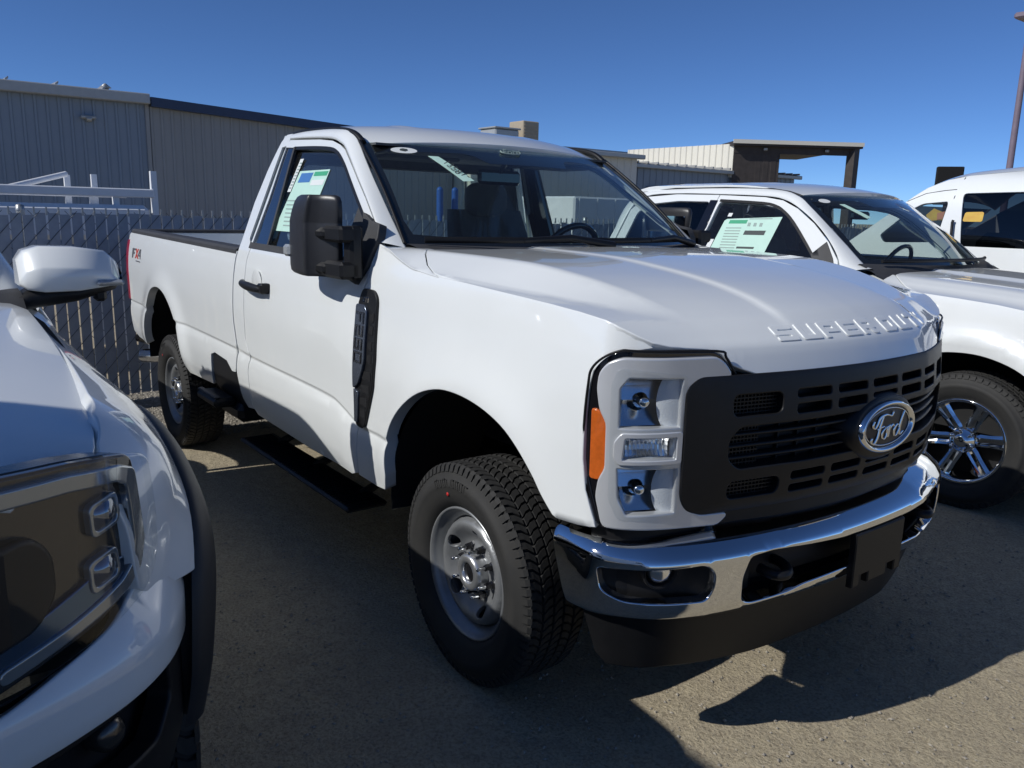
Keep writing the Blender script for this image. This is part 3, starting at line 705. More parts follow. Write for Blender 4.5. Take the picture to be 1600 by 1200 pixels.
# fender vent with badge
vent=[(-.736,1.356),(-.650,1.354),(-.616,1.327),(-.603,1.099),(-.616,.983),(-.692,.803),(-.763,.803),(-.760,1.10),(-.763,1.293)]
ventR,ventL=both('side_vent',[pround(vent,.02)],.012,M['black'],fendR,fendL,depth=.03,r=.003)
both('side_badge',[pround([(-.757,1.292),(-.690,1.292),(-.672,1.272),(-.668,1.08),(-.682,1.04),(-.715,.985),(-.756,.96)],.01)],.024,M['badge'],fendR,fendL,depth=.02,r=.004,step=.03)
both('side_badge',[[(-.757,.952),(-.722,.945),(-.735,.82),(-.757,.82)]],.020,M['badge'],fendR,fendL,depth=.02,r=.003,step=.03)
for i,z in enumerate((1.25,1.20,1.14,1.09,1.02,.965,.91,.86)):
    x1=-.613 if z>1.0 else -.613-.075*(1.0-z)/.2
    x0=-.655 if z>1.06 else (-.70 if z>.95 else -.715)
    both('vent_slot',[pround([(x0,z-.012),(x1-.008,z-.016),(x1-.008,z+.02),(x0,z+.016)],.005,2)],.0135,M['void'],fendR,fendL,depth=.004,r=0,step=.05)
# F250 lettering (strokes) reading down the badge
GL={'F':[[(0,0),(0,1),(1,1)],[(0,.5),(.8,.5)]],'2':[[(0,1),(1,1),(1,.5),(0,.5),(0,0),(1,0)]],'5':[[(1,1),(0,1),(0,.5),(1,.5),(1,0),(0,0)]],'0':[[(0,0),(0,1),(1,1),(1,0),(0,0)]],
 'S':[[(1,1),(0,1),(0,.52),(1,.52),(1,0),(0,0)]],'U':[[(0,1),(0,0),(1,0),(1,1)]],'P':[[(0,0),(0,1),(1,1),(1,.42),(0,.42)]],'E':[[(1,1),(0,1),(0,0),(1,0)],[(0,.5),(.85,.5)]],
 'R':[[(0,0),(0,1),(1,1),(1,.45),(0,.45)],[(.55,.45),(1,0)]],'D':[[(0,0),(0,1),(.75,1),(1,.75),(1,.25),(.75,0),(0,0)]],'T':[[(0,1),(1,1)],[(.5,1),(.5,0)]],'Y':[[(0,1),(.5,.5),(1,1)],[(.5,.5),(.5,0)]]}
def strokes(ch,w,place,f,up,low,mb,nseg=4):
    """letter as raised bars: place(u,v)->surface parameters"""
    for pl in GL[ch]:
        P=[V(p) for p in resample(pl,.26,False)]
        rows=[]
        for i,p in enumerate(P):
            a=P[max(i-1,0)];b=P[min(i+1,len(P)-1)]
            d1=(p-a).normalized() if i>0 else (b-p).normalized(); d2=(b-p).normalized() if i<len(P)-1 else d1
            n1=V((-d1.y,d1.x));n2=V((-d2.y,d2.x));m=(n1+n2); m=m.normalized() if m.length>1e-6 else n1
            k=1/max(.5,m.dot(n1)); e=0
            if i==0:e=-.5
            if i==len(P)-1:e=.5
            c=p+(d1*(w*e) if e else V((0,0)))
            A=c+m*(w/2*k);B=c-m*(w/2*k);A2=c+m*(w/2*k*.6);B2=c-m*(w/2*k*.6)
            rows.append([low(*place(A.x,A.y)),up(*place(A2.x,A2.y)),up(*place(B2.x,B2.y)),low(*place(B.x,B.y))])
        mb.grid(rows,False); mb.add(rows[0],[(0,1,2,3)]); mb.add(rows[-1],[(3,2,1,0)])
up=off(fS,.0275,OUT);lo=off(fS,.0235,OUT)
mb=MB(); z=1.262
for ch in 'F250':
    strokes(ch,.26,lambda u,v,z=z:(-.742+.056*v,z-.036*u),fS,up,lo,mb); z-=.052
mb.build('badge_lettering',M['gloss'],fendR); mb.mirrored().build('badge_lettering',M['gloss'],fendL)
mb=MB()
strokes('2',.22,lambda u,v:(-.722+.012*u,1.308+.016*v),fS,off(fS,.0145,OUT),off(fS,.012,OUT),mb)
for k in range(2): strokes('T',.3,lambda u,v,k=k:(-.704+.016*k+.012*u,1.308+.016*v),fS,off(fS,.0145,OUT),off(fS,.012,OUT),mb)
mb.build('badge_lettering',M['chrome'],fendR)
# ---- hood
right=[(x,-W(x,z)+.007) for x,z in spl(hood_edge[8:15],k=4)]
HOODW=[]
outl=[(-.462,-.62),(-.475,-.74),(-.49,-.80),(-.490,-.832),(-.452,-.860),(-.36,-.908),(-.27,-.938)]+right+[(.645,-.928),(.685,-.899),(.712,-.868),(.722,-.845),(.733,-.82),(.745,-.77),(.762,-.70),(.778,-.658),(.796,-.628),(.806,-.60)]
outl+=[(.886-cub(SHF,abs(y)),y) for y in (-.55,-.5,-.4,-.3,-.2,-.1)]+[(.886,0)]
corner_=[(-.23,-.953),(-.276,-.943),(-.366,-.914),(-.458,-.867),(-.500,-.834),(-.500,-.80),(-.56,-.79),(-.655,-.825),(-.70,-.86)]+[(x,-W(x,cub(ZE,x))-.0005) for x in (-.716,-.66,-.60,-.54,-.48,-.42,-.36,-.28,-.22)]
panel('cowl_corner',[corner_],fHx,.02,M['white'],T,(0,0,1),both=True,depth=.02,r=.0015)
outl=[(hood_u(x,y),y) for x,y in outl]
full=outl+[(x,-y) for x,y in outl[::-1][1:]]
HEX=[(.70+.009*i,-.95+.028*j) for i in range(22) for j in range(69)]+[(.03*i-.5,q*(cub(YT,.03*i-.5)+d)) for i in range(40) for q in (1,-1) for d in (-.018,-.006,.006,.018)]+[(.03*i-.5,q*(cub(YL,.03*i-.5)+d)) for i in range(40) for q in (1,-1) for d in (-.014,-.004,.006)]
hood=panel('hood',[full],fH,.03,M['white'],T,(0,0,1),depth=.03,r=.004,extra=HEX)
for s_ in (1,-1):
    mb=MB().grid([[V((x,-s_*(W(x,z)-d),z-.014-.02*(d>.01))) for d in (.001,.03,.05)] for x,z in hood_edge[6:15]],True); mb.build('hood_gap_shade',M['void'],T)  # near-black backing strip stands in for the shade inside the hood gap
# embossed hood lettering
w_,h_=.24,.21
LT={'S':[[(0,0),(1,0),(1,.605),(w_,.605),(w_,1-h_),(1,1-h_),(1,1),(0,1),(0,.395),(1-w_,.395),(1-w_,h_),(0,h_)]],
 'U':[[(0,1),(0,0),(1,0),(1,1),(1-w_,1),(1-w_,h_),(w_,h_),(w_,1)]],
 'P':[[(0,0),(w_,0),(w_,.34),(1,.34),(1,1),(0,1)],[(w_,.55),(1-w_,.55),(1-w_,.79),(w_,.79)]],
 'E':[[(0,0),(1,0),(1,h_),(w_,h_),(w_,.395),(.92,.395),(.92,.605),(w_,.605),(w_,1-h_),(1,1-h_),(1,1),(0,1)]],
 'R':[[(0,0),(w_,0),(w_,.34),(.48,.34),(.72,0),(1,0),(.76,.34),(1,.36),(1,1),(0,1)],[(w_,.55),(1-w_,.55),(1-w_,.79),(w_,.79)]],
 'D':[[(0,0),(.82,0),(1,.18),(1,.82),(.82,1),(0,1)],[(w_,h_),(.70,h_),(1-w_,.30),(1-w_,.70),(.70,1-h_),(w_,1-h_)]],
 'T':[[(.38,0),(.62,0),(.62,1-h_),(1,1-h_),(1,1),(0,1),(0,1-h_),(.38,1-h_)]],
 'Y':[[(.38,0),(.62,0),(.62,.42),(1,1),(.74,1),(.5,.62),(.26,1),(0,1),(.38,.42)]]}
uo=off(fH,.0034,(0,0,1)); wl=.0745; gap=.0215; ys=-.440
for ch in 'SUPER DUTY':
    if ch==' ': ys+=.030; continue
    fl=lambda p,q,ys=ys:uo(.885-.080+.045*(1-q),ys+wl*p)
    panel('hood_lettering',LT[ch],fl,.4,M['white'],hood,(0,0,1),depth=.005,r=.0028,bstep=.2,eps=.01); ys+=wl+gap

# ---- cab frame: A-pillar and roof rail, windshield surround
_dr=[(-.716,1.533),(-.730,1.549),(-.763,1.580),(-.826,1.628),(-.944,1.709),(-1.062,1.784),(-1.147,1.84),(-1.276,1.922),(-1.342,1.947),(-1.438,1.970),(-1.589,1.984),(-1.829,1.996),(-1.975,2.002)]
Oc=[]
for i_,p_ in enumerate(_dr):
    a_=V(_dr[max(i_-1,0)]);b_=V(_dr[min(i_+1,len(_dr)-1)]);t_=(b_-a_).normalized()
    Oc.append((p_[0]+t_.y*.009,p_[1]-t_.x*.009))
Ic=[(-.640,-.842,1.520),(-.670,-.838,1.540),(-.73,-.830,1.588),(-.82,-.817,1.655),(-.92,-.801,1.729),(-1.02,-.785,1.803),(-1.12,-.766,1.877),(-1.225,-.746,1.958),(-1.30,-.738,2.003),(-1.38,-.735,2.024),(-1.55,-.733,2.038),(-1.80,-.732,2.044),(-1.97,-.732,2.042)]
O3=[tuple(fS(x,z)) for x,z in Oc]
Os=spl(O3,k=4);Is=spl(Ic,k=4);rows=[]
for a,b in zip(Os,Is):
    a=V(a);b=V(b);n=V((0,-1,.25)).normalized(); L=(b-a).length
    row=[a+V((0,.03,-.005)),a+V((0,.004,0))]
    for t in (0.03,.2,.4,.6,.8,.97): row.append(a.lerp(b,t)+n*(L*.16*math.sin(math.pi*t)**.8))
    row+=[b,b+V((0,.012,-.012))]; rows.append(row)
MB().grid(rows,True).build2('cab_pillar',M['white'],T)
# ---- windshield
def fWS(u,v):
    b=1-u*u; B=V((-.665+.19*b,-.838*u,1.532-.012*b)); Tt=V((-1.225+.15*b,-.745*u,1.957+.004*b))
    p=B.lerp(Tt,v); n=V((.62,0,.78)); return p+n*(.045*math.sin(math.pi*v)*(.4+.6*b))
ws=panel('windshield',[[(-1,0),(1,0),(1,1),(-1,1)]],fWS,.12,M['wglass'],T,(1,0,1),depth=.004,r=0)
frit=[(-.999,.0),(.999,.0),(.999,.999),(-.999,.999)]
fin=spl([(-.94,.09),(-.5,.05),(0,.04),(.5,.05),(.94,.09)],k=3)+[(.958,.20),(.945,.88),(.90,.90),(.42,.91),(.36,.88),(.30,.78),(-.30,.78),(-.36,.88),(-.42,.91),(-.90,.90),(-.945,.88),(-.958,.20)]
fz_=off(fWS,-.004,(1,0,1))
panel('windshield_frit',[frit,fin],fz_,.08,M['gloss'],ws,(1,0,1),depth=.002,r=0)
for s_ in (1,-1):
    mb=MB().tube([fWS(s_*.997,v/12)+V((.004,0,.004)) for v in range(13)],.008,6); mb.build('windshield_seal',M['black'],ws)
# stickers behind the glass, upper right corner of the cab
gW=off(fWS,-.007,(1,0,1)); gW2=off(fWS,-.0055,(1,0,1))
el=[(.775+.075*math.cos(a),.905+.038*math.sin(a)) for a in [2*math.pi*k/24 for k in range(24)]]
panel('sticker',[el],off(fWS,.002,(1,0,1)),.04,M['paper'],ws,(1,0,1),depth=.001,r=0)
panel('sticker_print',[[(.755,.90),(.775,.888),(.80,.90),(.795,.92),(.775,.928),(.752,.92)]],off(fWS,.003,(1,0,1)),.04,M['ink'],ws,(1,0,1),depth=.0005,r=0)
stq=[(.66,.84),(.60,.835),(.50,.555),(.565,.55)]
panel('sticker',[stq],off(fWS,.002,(1,0,1)),.04,M['green'],ws,(1,0,1),depth=.001,r=0)
ctr=fWS(.565,.66); du=(fWS(.50,.555)-fWS(.60,.835)).normalized(); nn=V((.62,-.25,.74)).normalized()
Mx=frame_at(ctr+nn*.006,nn,du)
text_mesh('135817',.050,Mx,'sticker_print',M['ink'],ws)
# small oval mark at the top centre
mb=MB(); mb.tube([fWS(.06+.075*math.cos(a),.945+.030*math.sin(a))+V((.004,0,.004)) for a in [2*math.pi*k/28 for k in range(29)]],.0035,5)
mb.build('sticker',M['inkgrey'],ws)
text_mesh('Ford',.055,frame_at(fWS(.06,.945)+V((.005,0,.006)),V((.62,0,.78)),V((0,1,0))),'sticker_print',M['inkgrey'],ws,shear=.3)
# wipers
for a,b,c in (((-.60,-.78),(-.455,-.40),(-.45,.05)),((-.50,.0),(-.47,.35),(-.60,.74))):
    pts=[V((a[0],a[1],1.552)),V((b[0],b[1],1.556)),V((c[0],c[1],1.556))]
    w=node('wiper',T)
    MB().tube(spl([tuple(p) for p in pts],k=5),[.014]*11,6,sx=.6).build('wiper_blade',M['black'],w)
    MB().tube([pts[1],pts[1].lerp(pts[2],.5)+V((.03,0,.012)),pts[2]+V((.05,0,-.02))],[.011,.013,.018],8).build('wiper_arm',M['black'],w)
# cowl
rows=[]
for i in range(25):
    y=-.83+1.66*i/24; u=-y/.838; b=1-min(1,u*u)
    p=V((-.665+.19*b,y,1.532-.012*b)); q=V((-.455 if abs(y)<.6 else -.455-.05*(abs(y)-.6)/.2,y,hood_z(-.47,min(.8,abs(y)))-.008))
    rows.append([p+V((-.03,0,-.02)),p+V((.01,0,.004)),p.lerp(q,.5)+V((0,0,.004)),q+V((0,0,-.006)),q+V((.02,0,-.05))])
MB().grid(rows,True,flip=True).build('cowl',M['trim'],T)
# ---- roof
def fR(u,v):
    y=-.722*u; b=1-u*u; xf=-1.235+.155*b; x=xf+(-2.075-xf)*v
    z=1.960+.004*b+.098*(1-(1-min(1,v/.55))**2.2)+.02*b
    z-=.045*max(0,(v-.8)/.2)**2.2; z-=.012*abs(u)**6
    if abs(.52-abs(u))<.09 and .25<v<.98: z+=.006*math.cos((.52-abs(u))/.09*math.pi/2)*sm(.25,.4,v)
    return V((x,y,z))
panel('roof',[pround([(-1,0),(1,0),(1,1),(-1,1)],.03)],fR,.05,M['white'],T,(0,0,1),depth=.03,r=.006)
for s_ in (1,-1):
    pth=[V((x,-s_*.728,z)) for x,z in ((-1.215,1.955),(-1.27,1.988),(-1.34,2.010),(-1.45,2.026),(-1.65,2.035),(-1.85,2.038),(-2.03,2.030))]
    MB().tube(spl([tuple(p) for p in pth],k=3),.013,6,sx=1.3).build('roof_moulding',M['black'],T)
# back wall with rear window
bw=[(-.93,1.0),(.93,1.0),(.93,1.44),(.83,1.80),(.74,2.03),(-.74,2.03),(-.83,1.80),(-.93,1.44)]
rw=pround([(-.72,1.47),(.72,1.47),(.66,1.90),(-.66,1.90)],.07,5)
fB=lambda y,z:V((-2.22+.14*sm(1.4,2.05,z),y,z))
panel('cab_back',[bw,rw],fB,.08,M['white'],T,(-1,0,0),depth=.02,r=.003)
panel('rear_window',[pround([(-.73,1.46),(.73,1.46),(.67,1.91),(-.67,1.91)],.07,4)],fB,.2,M['wglass'],T,(-1,0,0),depth=.004,r=0)
# ---- interior
intr=node('interior',T)
MB().box((-2.15,-.90,.80),(-.75,.90,.86)).build('cab_floor',M['seat'],intr)
rows=[]
for i in range(21):
    y=-.86+1.72*i/20; hump=.055*math.exp(-((y-.36)/.22)**2)
    rows.append([V((x,y,z+(hump if 0<j<4 else 0))) for j,(x,z) in enumerate(((-.50,1.42),(-.58,1.475),(-.78,1.485),(-.93,1.46),(-.97,1.35),(-.93,1.05)))])
MB().grid(rows,True).build('dashboard',M['dash'],intr)
def seat(y,w,film):
    s=node('seat',intr)
    f1=lambda u,v:V((-1.70-.20*v-.035*math.cos(u*math.pi/2)**2+.06*abs(u)**3,y+u*w*(1-.18*v**3),1.02+.66*v))
    rows=[[f1(-1+2*i/10,j/8)+V((0,0,0)) for i in range(11)] for j in range(9)]
    back=[[p+V((-.13,0,0)) for p in r] for r in rows]
    mb=MB(); ring=[]
    for r,b in zip(rows,back): ring.append(r+b[::-1])
    mb.grid(ring,True,closed_v=True); n=len(ring[-1]); mb.add(ring[-1],[tuple(range(n))]); mb.build('seat_back',M['seat'],s)
    MB().sbox((-1.89,y,1.74),(.06,.14,.10),3.2).build('headrest',M['seat'],s)
    MB().box((-1.75,y-w,.93),(-1.20,y+w,1.08),bev=.05).build('seat_cushion',M['seat'],s)
    if film:
        mb=MB(); rr=[]
        random.seed(3)
        for j in range(10):
            v=j/9; rr.append([V((-1.64-.2*v+random.uniform(-.02,.02),y+(-1+2*i/12)*(w*(1.05-.25*v**2)),1.0+.86*v)) for i in range(13)])
        mb.grid(rr,True).build('seat_cover',M['film'],s)
seat(.42,.27,True)
for y_,w_ in ((-.46,.27),(-.03,.17)):
    sf=node('seat',intr); MB().sbox((-1.46,y_,1.02),(.30,w_,.10),4).build('seat_cushion',M['seat'],sf); MB().sbox((-1.60,y_,1.20),(.30,w_,.11),4,M=None).build('folded_back',M['seat'],sf)
sw=node('steering_wheel',intr); Mw=frame_at((-1.12,.42,1.44),(-.92,0,.40))
mb=MB(); mb.tube([Mw@V((.185*math.cos(a),.185*math.sin(a),0)) for a in [2*math.pi*k/36 for k in range(37)]],.017,8,caps=False)
mb.build('wheel_rim',M['gloss'],sw)
mb=MB()
for a in (0,180,270): mb.tube([Mw@V((0,0,-.03)),Mw@V((.18*math.cos(math.radians(a)),.18*math.sin(math.radians(a)),0))],.02,6)
mb.box((-.07,-.06,-.05),(.07,.06,.0),M=Mw,bev=.02); mb.build('wheel_spokes',M['dash'],sw)
MB().tube([(-1.09,.42,1.42),(-.85,.42,1.32)],.05,10).build('steering_column',M['dash'],intr)
rm=node('interior_mirror',intr); MB().box((-1.20,-.13,1.80),(-1.17,.13,1.87),bev=.02).build('mirror_housing',M['gloss'],rm)
MB().tube([(-1.17,0,1.86),(-1.12,0,1.93)],.012,6).build('mirror_stalk',M['gloss'],rm)
for y in (-.42,.42): MB().box((-1.42,y-.2,1.90),(-1.20,y+.2,1.915),bev=.006).build('sun_visor',M['seat'],intr)
MB().box((-2.1,-.70,1.945),(-1.15,.70,1.955)).build('headliner',M['seat'],intr)
for s_ in (1,-1):
    mb=MB().box((-2.1,-s_*.90-.02,.85),(-.80,-s_*.90+.02,1.46)); mb.build('door_card',M['seat'],intr)
panel('rear_lining',[[(-.90,1.0),(.90,1.0),(.90,1.44),(.80,1.80),(.71,1.99),(-.71,1.99),(-.80,1.80),(-.90,1.44)],rw],lambda y,z:fB(y,z)+V((.035,0,0)),.1,M['seat'],intr,(1,0,0),depth=.03,r=.004)
# window price sheet on passenger glass
gS=off(fS,-.014,OUT)
sheet=node('price_sheet',T); sheet['label']='pale green price sheet on the side window'
def sh(poly,mt,d=0,nm='sheet'): panel(nm,[poly],off(fS,-.0145+d,OUT),.1,mt,sheet,OUT,depth=.0006,r=0)
sh([(-1.865,1.555),(-1.745,1.846),(-1.40,1.846),(-1.47,1.60),(-1.52,1.555)],M['green'])
sh([(-1.735,1.79),(-1.715,1.835),(-1.575,1.835),(-1.595,1.79)],M['inkblue'],.001,'print')
sh([(-1.565,1.818),(-1.56,1.838),(-1.41,1.838),(-1.42,1.818)],M['inkgreen'],.001,'print')
sh([(-1.59,1.695),(-1.585,1.712),(-1.44,1.712),(-1.445,1.695)],M['ink'],.001,'print')
sh([(-1.58,1.775),(-1.57,1.80),(-1.425,1.80),(-1.432,1.775)],M['paper'],.001,'print')
for k in range(7): sh([(-1.80+.006*k,1.70-.02*k),(-1.80+.006*k,1.706-.02*k),(-1.64+.006*k,1.706-.02*k),(-1.64+.006*k,1.70-.02*k)],M['inkgrey'],.001,'print')
sh([(-1.825,1.745),(-1.775,1.905),(-1.735,1.905),(-1.785,1.745)],M['paper'],.0035)
for k in range(9): sh([(-1.812+.0055*k,1.76+.015*k),(-1.812+.0055*k,1.767+.015*k),(-1.787+.0055*k,1.767+.015*k),(-1.787+.0055*k,1.76+.015*k)],M['inkgrey'],.0045,'print')
# ---- grille
def col(c,w,z0,z1,r=.016): return rrect(c-w/2,z0,c+w/2,z1,r)
gout=[(.79,.90),(.79,1.205),(.752,1.236)]; gout=gout+[(-s,z) for s,z in gout[::-1]]
gout+=[(-.77,.862),(-.72,.843),(.72,.843),(.77,.862)]
gout=pround(gout,.02)
holes=[];
for c in (0,.172,-.172,.345,-.345):
    for z0,z1 in ((1.158,1.190),(1.112,1.148),(.912,.945),(.871,.903)):
        if c==0 and z1<1.15 and z0>1.0: z0=1.125
        if c==0 and abs(z0-.912)<.01: z1=.930
        holes.append(col(c,.150,z0,z1,.013))
for s_ in (1,-1):
    holes.append(rrect(min(s_*.465,s_*.65),1.118,max(s_*.465,s_*.65),1.188,.025)); holes.append(rrect(min(s_*.455,s_*.65),.876,max(s_*.455,s_*.65),.938,.025))
holes.append(pround([(.62,1.098),(.66,1.06),(.66,1.0),(.62,.966),(-.62,.966),(-.66,1.0),(-.66,1.06),(-.62,1.098)],.02))
def fG(s,z):
    x,y=FPL(s,.004+.022*math.sin(math.pi*min(1,max(0,(z-.84)/.40)))**.6*(1-.6*sm(.62,.79,abs(s)))); return V((x,y,z))
gr=panel('grille',[gout]+holes,fG,.03,M['black'],T,(1,0,0),depth=.045,r=.005,bstep=.012)
for z in (1.066,1.032,.998):
    mb=MB(); rows=[]
    for i in range(61):
        s=-.665+1.33*i/60; rows.append([V((*FPL(s,d),z+h)) for d,h in ((-.03,-.006),(.004,-.006),(.010,0),(.004,.006),(-.03,.006))])
    mb.grid(rows,True).build('grille_bar',M['black'],gr)
for s in (-.60,-.52,-.44,-.36,-.28,-.2,.2,.28,.36,.44,.52,.60):
    mb=MB(); x,y=FPL(s,-.02); mb.box((x-.03,y-.004,.965),(x,y+.004,1.10)); mb.build('grille_bar',M['black'],gr)
def mesh_bars(s0,s1,z0,z1,ns,nz):
    mb=MB()
    for i in range(1,ns):
        s=s0+(s1-s0)*i/ns; x,y=FPL(s,-.006); mb.box((x-.006,y-.002,z0),(x,y+.002,z1))
    for j in range(1,nz):
        z=z0+(z1-z0)*j/nz
        mb.grid([[V((*FPL(s0+(s1-s0)*k/6,d),z+h)) for d,h in ((-.012,-.002),(-.005,-.002),(-.005,.002),(-.012,.002))] for k in range(7)],False)
    mb.build('mesh_insert',M['black'],gr)
for s_ in (1,-1):
    a,b=sorted((s_*.46,s_*.655)); mesh_bars(a,b,1.115,1.19,15,7); mesh_bars(a,b,.873,.94,15,6); 
    a,b=sorted((s_*.53,s_*.655)); mesh_bars(a,b,.968,1.096,10,11)
panel('grille_backing',[[(-.80,.80),(.80,.80),(.80,1.25),(-.80,1.25)]],fF(-.10),.1,M['void'],gr,(1,0,0),depth=.01,r=0)
MB().box((.58,-.55,.86),(.70,.55,1.2)).build('radiator',M['void'],gr)
# emblem pod, ring, oval, script
def ell(a,b,n=48): return [(a*math.cos(2*math.pi*k/n),b*math.sin(2*math.pi*k/n)) for k in range(n)]
Me=frame_at((.895,0,1.030),(1,0,.04),(0,1,0))
em=node('emblem',gr)
mb=MB(); mb.grid([[Me@V((p[0],p[1],h)) for p in ell(a,b)] for a,b,h in ((.200,.122,-.05),(.192,.116,-.01),(.180,.106,.012),(.165,.092,.022),(.15,.08,.022))],True,closed_v=True).build('emblem_pod',M['black'],em)
mb=MB(); mb.grid([[Me@V((p[0],p[1],h)) for p in ell(a,b)] for a,b,h in ((.158,.083,.02),(.157,.082,.032),(.151,.0765,.039),(.143,.069,.036),(.139,.065,.026))],True,closed_v=True).build('emblem_ring',M['chrome'],em)
mb=MB(); rows=[[Me@V((p[0]*t,p[1]*t,.027+.006*(1-t*t))) for p in ell(.142,.068)] for t in (1,.7,.4,.02)]; mb.grid(rows,True,closed_v=True).build('emblem_field',M['oval'],em)
mb=MB(); mb.tube([Me@V((p[0],p[1],.0295)) for p in ell(.131,.0585)+[(.131,0)]],.0022,5,caps=False); 
def pen(pts,w,mb):
    P=spl(pts,k=6); n=len(P); rows=[]
    for i,p in enumerate(P):
        a=P[max(i-1,0)];b=P[min(i+1,n-1)]; t=V((b[0]-a[0],b[1]-a[1])).normalized(); q=V((-t.y,t.x))
        ww=w*1.15*(.35+.65*abs(t.y+.35*t.x))*(.45+.55*math.sin(math.pi*(i+.6)/(n+.2))**.5)
        rows.append([Me@V((p[0]+q.x*ww,p[1]+q.y*ww,.0335)),Me@V((p[0],p[1],.0375)),Me@V((p[0]-q.x*ww,p[1]-q.y*ww,.0335))])
    mb.grid(rows,True)
pen([(-.088,.026),(-.094,.012),(-.082,.004),(-.066,.016),(-.052,.034),(-.020,.040),(.012,.034),(.022,.044),(.016,.048)],.0060,mb)
pen([(-.036,.038),(-.050,.008),(-.062,-.026),(-.082,-.044),(-.098,-.038),(-.096,-.026)],.0062,mb)
pen([(-.072,-.002),(-.050,.002),(-.030,.004)],.0045,mb)
pen([(-.016,-.002),(-.034,-.010),(-.038,-.028),(-.024,-.036),(-.010,-.024),(-.010,-.006),(-.020,-.002),(-.006,.0),(.006,.004)],.0050,mb)
pen([(.006,.004),(.002,-.016),(-.004,-.034)],.0055,mb); pen([(.0,-.014),(.012,-.002),(.024,.004),(.030,-.002)],.0045,mb)
pen([(.062,-.002),(.048,.0),(.034,-.014),(.036,-.032),(.050,-.032),(.064,-.012)],.0052,mb)
pen([(.090,.040),(.076,.014),(.066,-.016),(.070,-.034),(.086,-.026)],.0056,mb)
mb.build('emblem_script',M['script'],em)
# ---- black frame between hood, lamps and bumper
panel('front_panel',[[(-1.06,.60),(1.06,.60),(1.06,.86),(.99,1.28),(.70,1.285),(.62,1.245),(-.62,1.245),(-.70,1.285),(-.99,1.28),(-1.06,.86)],[(.792,.842),(.792,1.252),(.995,1.252),(.995,.842)],[(-.792,.842),(-.792,1.252),(-.995,1.252),(-.995,.842)]],fF(-.030),.06,M['black'],T,(1,0,0),depth=.01,r=.004)
# ---- headlamps
lamp=[(.984,1.306),(1.030,1.284),(1.063,1.251),(1.072,1.212),(1.080,1.119),(1.080,.998),(1.064,.912),(1.030,.812),(.852,.806),(.654,.800),(.623,.828),(.635,.842),(.728,.838),(.772,.858),(.790,.885),(.792,.937),(.792,1.205),(.756,1.238),(.642,1.240),(.636,1.246),(.669,1.282),(.699,1.300),(.934,1.306)]
bez=[(.975,1.288),(1.012,1.274),(1.035,1.246),(1.040,1.205),(1.030,1.150),(1.008,1.112),(1.006,.982),(1.024,.948),(1.030,.90),(1.008,.820),(.852,.815),(.658,.808),(.633,.829),(.640,.834),(.72,.836),(.768,.856),(.786,.886),(.788,.937),(.788,1.203),(.754,1.232),(.648,1.236),(.674,1.270),(.703,1.287)]
hl1=pround([(.958,1.244),(.800,1.240),(.800,1.096),(.982,1.096),(.984,1.210)],.008,2)
hl2=pround([(.962,1.078),(.812,1.078),(.812,1.010),(.968,1.010)],.008,2)
hl3=pround([(.982,.992),(.802,.990),(.802,.852),(.950,.850),(.976,.90)],.008,2)
